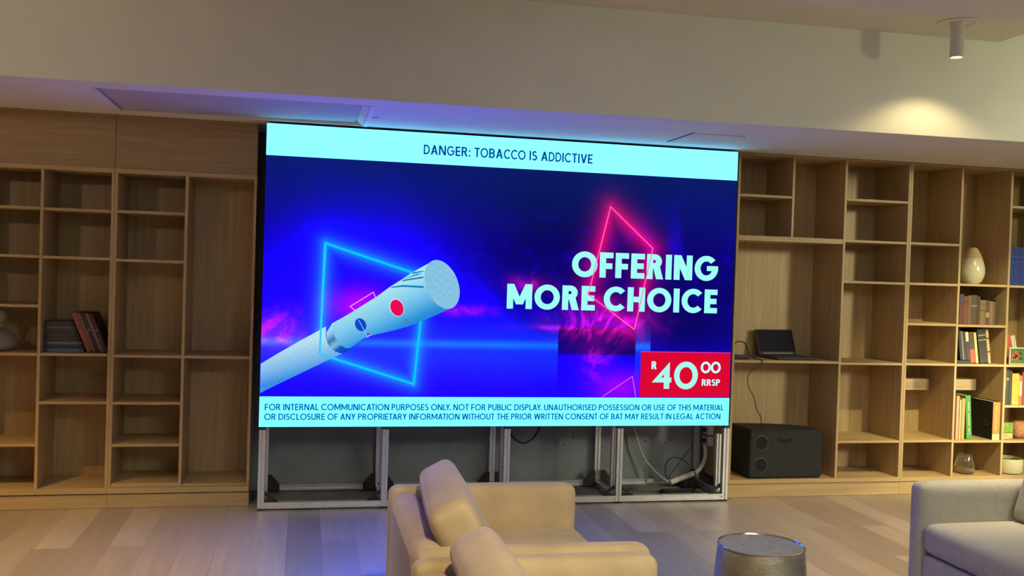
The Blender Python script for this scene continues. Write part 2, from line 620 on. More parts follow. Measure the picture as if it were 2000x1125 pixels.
x0, x1, x2 = 1.650, 3.0285, 4.345
H2 = T / 2
right_unit('oak bookcase beside the screen holding the laptop and black loudspeaker', x0, x1,
           [(2.082, 1.881, None), (2.4995, 0.130, None)],
           [(x0 + T, 2.082 - H2, 2.166, T), (x0 + T, 2.4995 - H2, 1.863, 0.036), (x0 + T, 2.4995 - H2, 0.979, T),
            (2.4995 + H2, x1 - T, 2.172, T), (2.4995 + H2, x1 - T, 1.871, T), (2.4995 + H2, x1 - T, 1.571, T),
            (2.4995 + H2, x1 - T, 0.972, T), (2.4995 + H2, x1 - T, 0.396, T)])
r = right_unit('oak bookcase at far right filled with books and ceramics', x1 + 0.0008, x2,
               [(3.4645, 0.130, None), (3.894, 0.130, None)],
               [(x1 + T, 3.4645 - H2, z, T) for z in (1.873, 1.573, 1.272, 0.973, 0.397)] +
               [(3.4645 + H2, 3.894 - H2, z, T) for z in (1.577, 1.268, 0.971, 0.392)] +
               [(3.894 + H2, x2 - T, z, T) for z in (2.180, 1.576, 0.970, 0.659, 0.389)])
part_box('cross_block', r, x1 + T, 3.402, 0.30, 0.494, 0.756, 0.842, OAKH)
part_box('cross_block', r, 3.4645 + H2, 3.815, 0.30, 0.494, 0.756, 0.842, OAKH)

# ------------------------------------------------------------------ LED screen
SX, ZB0, ZT0 = 1.6, 0.535, 2.455
SCR = thing('led_screen', 'large lit LED video wall with tobacco advert between the bookcases', 'screen', (0, 0, ZB0))


class Nd:
    """tiny expression helper over shader math nodes"""
    nt = None

    def __init__(self, s):
        self.s = s

    @staticmethod
    def op(o, *a, clamp=False):
        n = Nd.nt.nodes.new('ShaderNodeMath')
        n.operation = o
        n.use_clamp = clamp
        for i, x in enumerate(a):
            if isinstance(x, Nd):
                Nd.nt.links.new(x.s, n.inputs[i])
            else:
                n.inputs[i].default_value = x
        return Nd(n.outputs[0])

    def __add__(s, o): return Nd.op('ADD', s, o)
    __radd__ = __add__
    def __sub__(s, o): return Nd.op('SUBTRACT', s, o)
    def __rsub__(s, o): return Nd.op('SUBTRACT', o, s)
    def __mul__(s, o): return Nd.op('MULTIPLY', s, o)
    __rmul__ = __mul__
    def __truediv__(s, o): return Nd.op('DIVIDE', s, o)
    def __pow__(s, o): return Nd.op('POWER', s, o)
    def exp(s): return Nd.op('EXPONENT', s)
    def sqrt(s): return Nd.op('SQRT', s)
    def sat(s): return Nd.op('ADD', s, 0.0, clamp=True)
    def gt(s, o): return Nd.op('GREATER_THAN', s, o)
    def lt(s, o): return Nd.op('LESS_THAN', s, o)


def gauss(px, pz, cx, cz, rx, rz):
    a = (px - cx) * (1.0 / rx)
    b = (pz - cz) * (1.0 / rz)
    return ((a * a + b * b) * -1.0).exp()


def segd(px, pz, a, b):
    dx, dz = b[0] - a[0], b[1] - a[1]
    l2 = dx * dx + dz * dz
    t = Nd.op('ADD', (px - a[0]) * (dx / l2), (pz - a[1]) * (dz / l2), clamp=True)
    ex = px - a[0] - t * dx
    ez = pz - a[1] - t * dz
    return (ex * ex + ez * ez).sqrt()


BLUEQ = [(-1.217, 1.712), (-0.57, 1.515), (-0.626, 0.813), (-1.236, 1.003)]
PINKQ = [(0.680, 2.030), (0.993, 1.759), (0.879, 1.198), (0.542, 1.431)]


def display_mat():
    mt = bpy.data.materials.new('led_picture')
    mt.use_nodes = True
    nt = mt.node_tree
    nt.nodes.remove(nt.nodes['Principled BSDF'])
    Nd.nt = nt
    tc = nt.nodes.new('ShaderNodeTexCoord')
    sx = nt.nodes.new('ShaderNodeSeparateXYZ')
    nt.links.new(tc.outputs['Object'], sx.inputs[0])
    px = Nd(sx.outputs[0])
    pz = Nd(sx.outputs[2]) + ZB0

    def noise(scale, detail, dist, off=(0, 0, 0), sc=(1, 1, 1)):
        mp = nt.nodes.new('ShaderNodeMapping')
        mp.inputs['Location'].default_value = off
        mp.inputs['Scale'].default_value = sc
        nt.links.new(tc.outputs['Object'], mp.inputs[0])
        n = nt.nodes.new('ShaderNodeTexNoise')
        n.inputs['Scale'].default_value = scale
        n.inputs['Detail'].default_value = detail
        n.inputs['Distortion'].default_value = dist
        nt.links.new(mp.outputs[0], n.inputs['Vector'])
        return Nd(n.outputs['Fac'])

    n1 = noise(1.6, 4, 1.2, (3, 0, 1))
    n2 = noise(2.6, 5, 2.2, (7, 0, 2))
    n3 = noise(3.4, 4, 2.8, (1, 0, 9))
    smoke = ((n2 - 0.5) * 4.0).sat()
    # blue base
    low = ((1.45 - pz) * 1.2).sat()
    B = 0.16 + low * 0.32
    B = B + gauss(px, pz, -0.95, 1.30, 0.75, 0.55) * 0.95
    B = B + gauss(px, pz, -0.3, 0.78, 1.5, 0.30) * 0.55
    B = B * (0.72 + n1 * 0.55)
    B = B + smoke * (gauss(px, pz, 0.15, 1.55, 0.45, 0.35) * 0.35 + gauss(px, pz, 1.25, 1.6, 0.35, 0.35) * 0.35)
    # darker unlit patches of the picture at right
    B = B * (1.0 - 0.45 * gauss(px, pz, 0.15, 1.75, 0.75, 0.40)) * (1.0 - 0.55 * gauss(px, pz, 1.25, 1.20, 0.40, 0.22))
    top = ((pz - 1.75) * 2.0).sat()
    G = 0.0015 + top * 0.010
    B = B * (1.0 - top * 0.20)
    R = 0.002 + B * 0.012
    # horizontal light streak, interrupted by failing modules
    cut = px.lt(0.341) + px.gt(0.893) * px.lt(1.0)
    st = ((pz - 1.078) * 42.0)
    st2 = ((pz - 1.04) * 7.0)
    streak = (st * st * -1.0).exp() * 0.50 + (st2 * st2 * -1.0).exp() * 0.10
    streak = streak * cut * (0.55 + 0.6 * n1)
    G = G + streak * 0.30
    B = B + streak * 1.0
    blk = px.gt(0.341) * px.lt(0.893) * pz.gt(1.02) * pz.lt(1.21)
    B = B * (1.0 - blk * 0.60)
    # neon glow
    d = None
    for i in range(4):
        q = segd(px, pz, BLUEQ[i], BLUEQ[(i + 1) % 4])
        d = q if d is None else Nd.op('MINIMUM', d, q)
    gl = (d * -17.0).exp()
    B = B + gl * 0.9
    G = G + (d * -42.0).exp() * 0.34
    d = None
    for i in range(4):
        q = segd(px, pz, PINKQ[i], PINKQ[(i + 1) % 4])
        d = q if d is None else Nd.op('MINIMUM', d, q)
    fade = gauss(px, pz, 0.78, 1.75, 0.60, 0.52)
    pg = (d * -26.0).exp() * fade
    R = R + pg * 0.95
    B = B + pg * 0.10
    # pink and blue smoke
    wisps = ((n3 - 0.47) * 6.0).sat()
    pm = gauss(px, pz, 0.68, 1.24, 0.24, 0.09) * 1.5 + gauss(px, pz, 0.60, 1.02, 0.10, 0.16) * 0.55
    pm = pm + gauss(px, pz, 0.14, 1.49, 0.13, 0.05) * 0.55 + gauss(px, pz, -1.50, 1.14, 0.14, 0.10) * 1.2
    pm = pm + gauss(px, pz, 0.45, 1.20, 0.26, 0.016) * 0.8 + gauss(px, pz, -0.28, 1.30, 0.13, 0.03) * 0.8
    pm = pm * (0.25 + wisps)
    R = R + pm * 0.55
    B = B + pm * 0.22
    G = G + pm * 0.004
    tri = gauss(px, pz, -0.99, 1.32, 0.15, 0.09) * 0.8
    R = R + tri * 0.55
    B = B + tri * 0.35
    pr = gauss(px, pz, 0.80, 0.80, 0.16, 0.09) * 0.30
    R = R + pr
    B = B * (1.0 + B * B * 3.6)
    cb = nt.nodes.new('ShaderNodeCombineXYZ')
    for i, c in enumerate((R, G, B)):
        nt.links.new(c.s, cb.inputs[i])
    e = nt.nodes.new('ShaderNodeEmission')
    e.inputs[1].default_value = 1.0
    nt.links.new(cb.outputs[0], e.inputs[0])
    nt.links.new(e.outputs[0], nt.nodes['Material Output'].inputs[0])
    return mt


def flat(name, polys, y, m_, parent=None):
    """flat emissive shapes on the screen face; polys hold world (x, z)"""
    mb_ = MB()
    for p in polys:
        mb_.poly([(a, y, b - ZB0) for a, b in p])
    for f in mb_.bm.faces:
        f.normal_update()
        if f.normal.y > 0:
            f.normal_flip()
    return mb_.build(name, m_, parent or SCR)


def spx(*uv):
    """points read off the screen face, in metres on it"""
    return [(p.x, p.z) for p in (at(u, v, y=0.0) for u, v in uv)]


MB().box(-1.6, 1.6, 0.002, 0.085, 0.0, 1.92, 0.002, 1).build('screen_housing', BLACK, SCR)
mb = MB()
for i in range(5):
    for j in range(4):
        mb.box(-1.6 + 0.64 * i + 0.03, -1.6 + 0.64 * (i + 1) - 0.03, 0.084, 0.115, 0.48 * j + 0.03, 0.48 * (j + 1) - 0.03, 0.004, 1)
mb.build('module_backs', BRACK, SCR)
flat('led_display', [[(-1.6, ZB0), (1.6, ZB0), (1.6, ZT0), (-1.6, ZT0)]], 0.0, display_mat())
WHT = emit('led_white', (0.30, 1.7, 2.8), 1.0, 0.16)
WHT2 = emit('led_white_low', (0.24, 1.4, 2.1), 1.0, 0.10)
flat('header_bar', [[(-1.6, 2.255), (1.6, 2.255), (1.6, ZT0), (-1.6, ZT0)]], -0.0008, WHT)
flat('footer_bar', [[(-1.6, ZB0), (1.6, ZB0), (1.6, 0.7285), (-1.6, 0.7285)]], -0.0008, WHT2)


# ---- block lettering drawn from strokes
def arc(cx, cy, rx, ry, w_, a0, a1, n=22):
    out = []
    for i in range(n):
        t0 = radians(a0 + (a1 - a0) * i / n)
        t1 = radians(a0 + (a1 - a0) * (i + 1) / n)
        out.append([(cx + rx * cos(t0), cy + ry * sin(t0)), (cx + rx * cos(t1), cy + ry * sin(t1)),
                    (cx + (rx - w_) * cos(t1), cy + (ry - w_) * sin(t1)),
                    (cx + (rx - w_) * cos(t0), cy + (ry - w_) * sin(t0))])
    return out


def rc(a, b, c, d):
    return [[(a, b), (c, b), (c, d), (a, d)]]


def dg(xa_, ya, xb2, yb_, w_):
    """diagonal with horizontal ends; w_ is its horizontal width"""
    return [[(xa_, ya), (xa_ + w_, ya), (xb2 + w_, yb_), (xb2, yb_)]]


def glyph(c, w_):
    h_ = 0.5
    if c in 'O0':
        W = 0.92 if c == 'O' else 0.88
        return arc(W / 2, h_, W / 2, 0.51, w_, 0, 360, 40), W
    if c == 'C':
        return arc(0.45, h_, 0.45, 0.51, w_, 42, 318, 32), 0.80
    if c == 'G':
        return arc(0.45, h_, 0.45, 0.51, w_, 42, 355, 34) + rc(0.47, 0.5 - w_ * .45, 0.90, 0.5 + w_ * .45), 0.90
    if c == 'Q':
        return arc(0.46, h_, 0.46, 0.51, w_, 0, 360, 40), 0.92
    if c == 'D':
        return rc(0, 0, w_, 1) + rc(w_, 0, 0.30, w_) + rc(w_, 1 - w_, 0.30, 1) + arc(0.30, h_, 0.42, 0.5, w_, -90, 90), 0.72
    if c in 'PRB':
        r1 = 0.29
        p = rc(0, 0, w_, 1) + rc(w_, 1 - w_, 0.29, 1) + rc(w_, 1 - 2 * r1, 0.29, 1 - 2 * r1 + w_) + arc(0.29, 1 - r1, 0.27, r1, w_, -90, 90)
        if c == 'R':
            p += dg(0.22, 1 - 2 * r1 + w_ * .5, 0.62 - w_ * 1.15, 0, w_ * 1.15)
            return p, 0.62
        if c == 'B':
            r2 = (1 - (1 - 2 * r1)) / 2
            b_ = 1 - 2 * r1 + w_
            p += rc(w_, 0, 0.31, w_) + arc(0.31, b_ / 2, 0.29, b_ / 2, w_, -90, 90)
            return p, 0.60
        return p, 0.56
    if c == 'E':
        return rc(0, 0, w_, 1) + rc(w_, 0, 0.50, w_) + rc(w_, .5 - w_ / 2, 0.47, .5 + w_ / 2) + rc(w_, 1 - w_, 0.50, 1), 0.50
    if c == 'F':
        return rc(0, 0, w_, 1) + rc(w_, .46 - w_ / 2, 0.46, .46 + w_ / 2) + rc(w_, 1 - w_, 0.49, 1), 0.49
    if c == 'L':
        return rc(0, 0, w_, 1) + rc(w_, 0, 0.46, w_), 0.46
    if c == 'T':
        return rc(0.27 - w_ / 2, 0, 0.27 + w_ / 2, 1 - w_) + rc(0, 1 - w_, 0.54, 1), 0.54
    if c == 'I':
        return rc(0, 0, w_, 1), w_
    if c == 'H':
        return rc(0, 0, w_, 1) + rc(0.66 - w_, 0, 0.66, 1) + rc(w_, .5 - w_ / 2, 0.66 - w_, .5 + w_ / 2), 0.66
    if c == 'N':
        return rc(0, 0, w_, 1) + rc(0.70 - w_, 0, 0.70, 1) + dg(0, 1, 0.70 - w_ * 1.2, 0, w_ * 1.2), 0.70
    if c == 'M':
        k = w_ * 1.1
        return (rc(0, 0, w_, 1) + rc(0.90 - w_, 0, 0.90, 1) + dg(0, 1, 0.45 - k / 2, 0.18, k) + dg(0.90 - k, 1, 0.45 - k / 2, 0.18, k)), 0.90
    if c == 'A':
        k = w_ * 1.1
        return dg(0, 0, 0.35 - k / 2, 1, k) + dg(0.70 - k, 0, 0.35 - k / 2, 1, k) + rc(0.16, 0.24, 0.54, 0.24 + w_ * .9), 0.70
    if c == 'V':
        k = w_ * 1.1
        return dg(0, 1, 0.34 - k / 2, 0, k) + dg(0.68 - k, 1, 0.34 - k / 2, 0, k), 0.68
    if c == 'W':
        k = w_ * 1.08
        return (dg(0, 1, 0.26 - k / 2, 0, k) + dg(0.50 - k / 2, 1, 0.26 - k / 2, 0, k) + dg(0.50 - k / 2, 1, 0.74 - k / 2, 0, k) +
                dg(1.0 - k, 1, 0.74 - k / 2, 0, k)), 1.0
    if c == 'Y':
        k = w_ * 1.1
        return dg(0, 1, 0.31 - k / 2, 0.42, k) + dg(0.62 - k, 1, 0.31 - k / 2, 0.42, k) + rc(0.31 - w_ / 2, 0, 0.31 + w_ / 2, 0.44), 0.62
    if c == 'U':
        return rc(0, 0.32, w_, 1) + rc(0.64 - w_, 0.32, 0.64, 1) + arc(0.32, 0.32, 0.32, 0.33, w_, 180, 360), 0.64
    if c == 'S':
        r1 = (1.02 + w_) / 4 * 0.96
        r2 = (1.02 + w_) / 2 - r1
        return (arc(0.27, 1.01 - r1, 0.25, r1, w_, 28, 270, 20) + arc(0.27, r2 - 0.01, 0.27, r2, w_, 90, -152, 20)), 0.54
    if c == '4':
        k = w_ * 1.25
        return ([[(0.0, 0.235), (0.77, 0.235), (0.77, 0.418), (0.166, 0.418)], [(0.16, 0.412), (0.36, 0.412), (0.478, 0.55), (0.478, 0.764)],
                 [(0.47, 0.75), (0.694, 0.75), (0.694, 1.0)]] + rc(0.475, 0.0, 0.694, 0.76)), 0.77
    if c == '.':
        return rc(0, 0, w_ * 1.2, w_ * 1.2), w_ * 1.2
    if c == ':':
        return rc(0, 0.02, w_ * 1.1, w_ * 1.1) + rc(0, 0.52, w_ * 1.1, 0.5 + w_ * 1.1), w_ * 1.1
    return [], 0.26


KERN = {'AT': -.10, 'TA': -.10, 'AY': -.12, 'LY': -.14, 'PA': -.08, 'Y.': -.12, 'AV': -.08, 'FA': -.06, 'LA': -0.03, 'TO': -.03}


ROUND = 1.0


def lettering(text, w_, gap, space=0.26):
    x = 0.0
    out = []
    for i, ch in enumerate(text):
        if ch == ' ':
            x += space
            continue
        p, a = glyph(ch, w_)
        rs = ROUND if ch in 'OCGQD' else 1.0
        a *= rs
        for q in p:
            out.append([(x + u * rs, v) for u, v in q])
        k = KERN.get(text[i:i + 2], 0)
        if ch in 'OCGQDS0' and i + 1 < len(text) and text[i + 1] in 'OCGQ0S':
            k -= 0.04
        x += a + gap + k
    return out, x - gap


def text_line(name, text, w_, gap, left, right, zlo, zhi, y, m_, space=0.26, parent=None):
    """one part per word"""
    _, W = lettering(text, w_, gap, space)
    s = (right - left) / W
    h_ = zhi - zlo
    pos = 0.0
    for wd in text.split(' '):
        polys, ww = lettering(wd, w_, gap, space)
        flat(name, [[(left + (pos + u) * s, zlo + v * h_) for u, v in p] for p in polys], y, m_, parent)
        pos += ww + gap + space


TXTW = emit('led_text_white', (0.36, 1.05, 0.92), 1.0, 0.08)
TXTB = emit('led_text_navy', rgb(8, 62, 140), 1.0)
TXTB2 = emit('led_text_blue', rgb(8, 88, 168), 1.0)
a, b = spx((827.5, 0), (1157.5, 0)), None


def xs(u0, v0, u1, v1):
    (p, q) = spx((u0, v0), (u1, v1))
    return p[0], q[0]


l_, r_ = xs(827.5, 292, 1157.5, 309)
ROUND = 0.84
text_line('warning_text', 'DANGER: TOBACCO IS ADDICTIVE', 0.165, 0.09, l_, r_, 2.315, 2.378, -0.0016, TXTB, 0.30)
ROUND = 1.0
l_, r_ = xs(517, 796, 1413, 797)
text_line('notice_text', 'FOR INTERNAL COMMUNICATION PURPOSES ONLY. NOT FOR PUBLIC DISPLAY. UNAUTHORISED POSSESSION OR USE OF THIS MATERIAL',
          0.165, 0.078, l_, r_, 0.641, 0.682, -0.0016, TXTB2, 0.27)
l_, r_ = xs(516, 814, 1407, 814)
text_line('notice_text', 'OR DISCLOSURE OF ANY PROPRIETARY INFORMATION WITHOUT THE PRIOR WRITTEN CONSENT OF BAT MAY RESULT IN LEGAL ACTION',
          0.165, 0.078, l_, r_, 0.579, 0.620, -0.0016, TXTB2, 0.27)
z1_ = [p[1] for p in spx((1117, 491), (1117, 544), (1400, 499), (1400, 547))]
l_, r_ = xs(1117, 520, 1402.5, 522)
text_line('slogan_text', 'OFFERING', 0.225, 0.085, l_, r_, (z1_[1] + z1_[3]) / 2 + .003, (z1_[0] + z1_[2]) / 2 - .003, -0.0016, TXTW)
z1_ = [p[1] for p in spx((990, 556), (990, 602.7), (1400, 564), (1400, 612))]
l_, r_ = xs(990, 580, 1400.7, 588)
text_line('slogan_text', 'MORE CHOICE', 0.225, 0.085, l_, r_, (z1_[1] + z1_[3]) / 2, (z1_[0] + z1_[2]) / 2, -0.0016, TXTW, 0.24)
# price box
RED = emit('led_red', (0.72, 0.0025, 0.030), 1.0)
PINKL = emit('led_pink_line', (1.0, 0.12, 0.30), 1.0)
pt = flat('price_tag', [[(0.934, 0.735), (1.597, 0.735), (1.597, 1.043), (0.934, 1.043)]], -0.0012, RED)
flat('price_edge', [[(0.934, 1.043), (1.597, 1.043), (1.597, 1.049), (0.934, 1.049)]], -0.0013, emit('led_pink_edge', (0.8, 0.03, 0.35), 1), pt)
CR = emit('led_price_white', (0.62, 1.0, 1.0), 1.0)
CRW = emit('led_price_pale', (0.42, 0.95, 0.86), 1.0, 0.15)
k = 1 / 7.03


def pr(u, v):
    return (1240 + u * k, 680 + v * k)


def ptext(name, text, w_, gap, u0, u1, v0, v1, m_):
    A, Bq = spx(pr(u0, v1), pr(u1, v0))
    text_line(name, text, w_, gap, A[0], Bq[0], A[1], Bq[1], -0.0020, m_, parent=pt)


ptext('price_text', 'R', 0.21, 0, 226, 300, 180, 288, CR)
ptext('price_text', '4', 0.20, 0, 226, 508, 190, 556, CRW)
ptext('price_text', '0', 0.20, 0, 530, 870, 190, 560, CRW)
ptext('price_text', '00', 0.20, 0.04, 900, 1180, 188, 342, CR)
ptext('price_text', 'RRSP', 0.19, 0.07, 915, 1168, 428, 515, CR)


# neon outlines
def neon(name, pts, wd, m_, y, closed=True):
    polys = []
    n = len(pts)
    for i in range(n if closed else n - 1):
        a_, b_ = Vector(pts[i]), Vector(pts[(i + 1) % n])
        d_ = (b_ - a_).normalized()
        nn = Vector((-d_.y, d_.x)) * wd / 2
        a2, b2 = a_ - d_ * wd / 2, b_ + d_ * wd / 2
        polys.append([tuple(a2 + nn), tuple(b2 + nn), tuple(b2 - nn), tuple(a2 - nn)])
    return flat(name, polys, y, m_)


CY = emit('led_neon_cyan', (0.0, 0.62, 1.3), 1.0)
PK = emit('led_neon_pink', (1.0, 0.17, 0.42), 1.0)
PKC = emit('led_neon_pink_core', (1.0, 0.12, 0.32), 1.0)
neon('neon_outline', BLUEQ, 0.013, CY, -0.0006)
neon('neon_outline', PINKQ, 0.0065, PK, -0.0018)
neon('neon_outline', spx((1177, 774.5), (1235, 735), (1241.5, 774.5)), 0.005, PKC, -0.0006, False)


def q4(u, v):
    return (500 + u / 2.961, 460 + v / 2.961)


def qs(*uv):
    return spx(*[q4(*p) for p in uv])


neon('neon_outline', qs((640, 490), (545, 410), (678, 328), (720, 420)), 0.006, emit('led_neon_rose', (1.0, 0.30, 0.42), 1), -0.0006)


# the tobacco stick on the picture
def grad_emit(name, ca, cb_, p0, p1, fine=0.05, mid=None):
    """emission that runs from ca to cb_ between two points of the picture"""
    mt = bpy.data.materials.new(name)
    mt.use_nodes = True
    nt = mt.node_tree
    nt.nodes.remove(nt.nodes['Principled BSDF'])
    Nd.nt = nt
    tc = nt.nodes.new('ShaderNodeTexCoord')
    sx_ = nt.nodes.new('ShaderNodeSeparateXYZ')
    nt.links.new(tc.outputs['Object'], sx_.inputs[0])
    px = Nd(sx_.outputs[0])
    pz = Nd(sx_.outputs[2]) + ZB0
    dx, dz = p1[0] - p0[0], p1[1] - p0[1]
    l2 = dx * dx + dz * dz
    t = Nd.op('ADD', (px - p0[0]) * (dx / l2), (pz - p0[1]) * (dz / l2), clamp=True)
    cr = nt.nodes.new('ShaderNodeValToRGB')
    cr.color_ramp.elements[0].color = (*ca[:3], 1)
    cr.color_ramp.elements[1].color = (*cb_[:3], 1)
    for (pos, c) in (mid or []):
        e_ = cr.color_ramp.elements.new(pos)
        e_.color = (*c[:3], 1)
    nt.links.new(t.s, cr.inputs[0])
    e = nt.nodes.new('ShaderNodeEmission')
    nt.links.new(cr.outputs[0], e.inputs[0])
    nt.links.new(e.outputs[0], nt.nodes['Material Output'].inputs[0])
    return mt


def rings_emit(name, ca, cb_, p0, p1, n_per_m):
    """pale ribbed hose: shade across, fine ribs along"""
    mt = grad_emit(name, ca, cb_, p0, p1)
    nt = mt.node_tree
    Nd.nt = nt
    tc = nt.nodes['Texture Coordinate']
    dx, dz = p1[0] - p0[0], p1[1] - p0[1]
    l_n = math.hypot(dx, dz)
    ux, uz = -dz / l_n, dx / l_n
    sx_ = nt.nodes.new('ShaderNodeSeparateXYZ')
    nt.links.new(tc.outputs['Object'], sx_.inputs[0])
    s_ = (Nd(sx_.outputs[0]) * ux + Nd(sx_.outputs[2]) * uz) * (2 * pi * n_per_m)
    wv = Nd.op('SINE', s_) * 0.13 + 0.93
    vm = nt.nodes.new('ShaderNodeVectorMath')
    vm.operation = 'SCALE'
    cr = [n for n in nt.nodes if n.type == 'VALTORGB'][0]
    e = [n for n in nt.nodes if n.type == 'EMISSION'][0]
    nt.links.new(cr.outputs[0], vm.inputs[0])
    nt.links.new(wv.s, vm.inputs['Scale'])
    nt.links.new(vm.outputs[0], e.inputs[0])
    return mt


def ell(cx, cy, a_, b_, ang, n=48, t0=0, t1=360):
    """ellipse points in crop pixels; ang turns the major axis"""
    out = []
    for i in range(n + (0 if t1 - t0 == 360 else 1)):
        t = radians(t0 + (t1 - t0) * i / n)
        u, v = a_ * cos(t), b_ * sin(t)
        out.append((cx + u * cos(radians(ang)) - v * sin(radians(ang)), cy + u * sin(radians(ang)) + v * cos(radians(ang))))
    return out


P1, P2 = qs((780, 250))[0], qs((900, 500))[0]
m_hose = rings_emit('led_hose', rgb(190, 235, 250), rgb(60, 150, 235), qs((180, 640))[0], qs((230, 810))[0], 62)
hose = qs((25, 742), (60, 722), (130, 680), (250, 611), (340, 562), (405, 525), (402, 590), (430, 650), (480, 680), (500, 682), (390, 733), (280, 786), (150, 848), (60, 892), (23, 912))
hose = [(max(-1.599, x), z) for x, z in hose]
flat('stick_hose', [hose], -0.0010, m_hose)
m_body = grad_emit('led_paper', rgb(178, 238, 250), rgb(40, 140, 215), P1, P2, mid=[(0.25, rgb(165, 225, 240)), (0.6, rgb(120, 195, 235)), (0.85, rgb(70, 165, 225))])
body = qs((1030, 146), (985, 168), (900, 216), (840, 256), (770, 300), (700, 352), (620, 402), (560, 440), (500, 475), (440, 508), (430, 545),
          (445, 600), (480, 640), (515, 660), (545, 650), (590, 615), (640, 585), (700, 570), (800, 548), (880, 525), (935, 505), (1030, 464), (1120, 423),
          (1060, 400), (1000, 320))
flat('stick_paper', [body], -0.0012, m_body)
m_col = grad_emit('led_collar', rgb(150, 215, 245), rgb(10, 70, 190), qs((420, 560))[0], qs((500, 670))[0], mid=[(0.35, rgb(60, 120, 170)), (0.6, rgb(130, 190, 215)), (0.8, rgb(20, 90, 200))])
flat('stick_collar', [qs((440, 508), (408, 560), (404, 600), (425, 645), (460, 672), (495, 681), (525, 675), (550, 650), (520, 652), (480, 628), (455, 585), (450, 545))], -0.0014, m_col)
m_mouth = mat('led_end_face_base', (0.1, 0.1, 0.1))
m_end = emit('led_end_face', rgb(135, 195, 225), 1.0, 0.35)
flat('stick_end', [qs(*ell(1076, 283, 148, 92, 68))], -0.0014, m_end)
CST = emit('led_stripe_cyan', rgb(20, 130, 190), 1.0)
for pts in (((905, 213), (968, 203), (968, 209), (900, 224)), ((850, 256), (968, 236), (968, 246), (845, 265)),
            ((785, 296), (850, 286), (970, 292), (970, 304), (850, 297), (780, 303)), ((840, 254), (930, 222), (968, 218), (930, 230))):
    flat('stick_stripe', [qs(*pts)], -0.0015, CST)
flat('oval_rim', [qs(*ell(814, 417, 53, 41, 68))], -0.0015, emit('led_rim', rgb(205, 235, 245)))
flat('red_oval', [qs(*ell(815, 418, 49, 37, 68))], -0.0017, emit('led_oval_red', rgb(232, 12, 88)))
flat('blue_oval', [qs(*ell(605, 516, 39, 31, 62))], -0.0015, emit('led_oval_blue', rgb(12, 72, 205)))
flat('paper_mark', [qs((862, 478), (885, 490), (858, 499))], -0.0015, emit('led_mark', rgb(85, 125, 160)))
flat('paper_mark', [qs((640, 562), (666, 568), (640, 582))], -0.0015, emit('led_mark_mauve', rgb(110, 90, 170)))
neon('neon_outline', qs((640, 588), (664, 575)), 0.005, emit('led_neon_violet', rgb(230, 170, 255)), -0.0017, False)
neon('neon_outline', qs((595, 490), (645, 588)), 0.004, emit('led_neon_line', rgb(160, 190, 255)), -0.0018, False)
neon('neon_outline', qs((398, 60), (368, 686), (470, 716)), 0.011, emit('led_neon_sky', (0.02, 0.60, 1.2)), -0.0018, False)

# ------------------------------------------------------------------ aluminium frame under the screen
FR = thing('support_frame', 'slotted aluminium profile frame standing under the screen', 'frame', (0, 0, 0.004))


def tslot(cx, cy, s=0.040):
    h_ = s / 2
    g_, d_ = 0.005, 0.010
    q = [(-h_, -h_), (-g_, -h_), (-g_, -h_ + d_), (g_, -h_ + d_), (g_, -h_), (h_, -h_), (h_, -g_), (h_ - d_, -g_), (h_ - d_, g_), (h_, g_),
         (h_, h_), (g_, h_), (g_, h_ - d_), (-g_, h_ - d_), (-g_, h_), (-h_, h_), (-h_, g_), (-h_ + d_, g_), (-h_ + d_, -g_), (-h_, -g_)]
    return [(cx + a_, cy + b_) for a_, b_ in q]


PX = [-1.577, -0.798, 0.013, 0.806, 1.590]
for i, x in enumerate(PX):
    p_ = MB().prism(tslot(x, 0.020), 2, 0.008, 0.512).build('front_post', ALU, FR)
    MB().box(x - 0.021, x + 0.021, -0.001, 0.041, 0.512, 0.530).build('end_cap', BRACK, p_)
    MB().prism(tslot(x - 0.004 if i else x + .02, 0.130, 0.034), 2, 0.05, 0.45 if i == 4 else 0.53).build('middle_post', ALU, FR)
    MB().prism(tslot(x, 0.520), 2, 0.050, 1.9).build('rear_post', ALU, FR)
    MB().prism(tslot(x, 0.028), 1, 0.042, 0.500).build('cross_rail', ALU, FR)
    MB().box(x - 0.020, x + 0.020, 0.001, 0.039, -0.0035, 0.008).build('foot', BLACK, FR)
    for s in (-1, 1):
        if (i == 0 and s < 0) or (i == 4 and s > 0):
            continue
        b_ = MB()
        # corner plate on the rear post
        xi = x + s * 0.021
        b_.prism([(xi, 0.012), (xi + s * 0.085, 0.012), (xi + s * 0.085, 0.058), (xi + s * 0.03, 0.125), (xi, 0.125)], 1, 0.468, 0.482)
        b_.build('corner_plate', BRACK, FR)
        b_ = MB()
        xi = x + s * 0.022
        b_.prism([(xi, 0.115), (xi, 0.088), (xi + s * 0.062, 0.05), (xi + s * 0.085, 0.05)], 1, 0.030, 0.042)
        b_.prism([(xi, 0.050), (xi + s * 0.085, 0.050), (xi + s * 0.085, 0.056), (xi, 0.056)], 1, 0.006, 0.040)
        b_.build('corner_brace', BRACK, FR)
for i in range(4):
    MB().prism([(a_ + 0.02, b_ + 0.028) for a_, b_ in tslot(0, 0)], 0, PX[i] + 0.0205, PX[i + 1] - 0.0205).build('front_rail', ALU, FR)
    MB().prism([(a_ + 0.52, b_ + 0.028) for a_, b_ in tslot(0, 0)], 0, PX[i] + 0.0205, PX[i + 1] - 0.0205).build('rear_rail', ALU, FR)
MB().box(-1.59, 1.59, 0.118, 0.148, 1.9, 1.94).build('top_rail', ALU, FR)

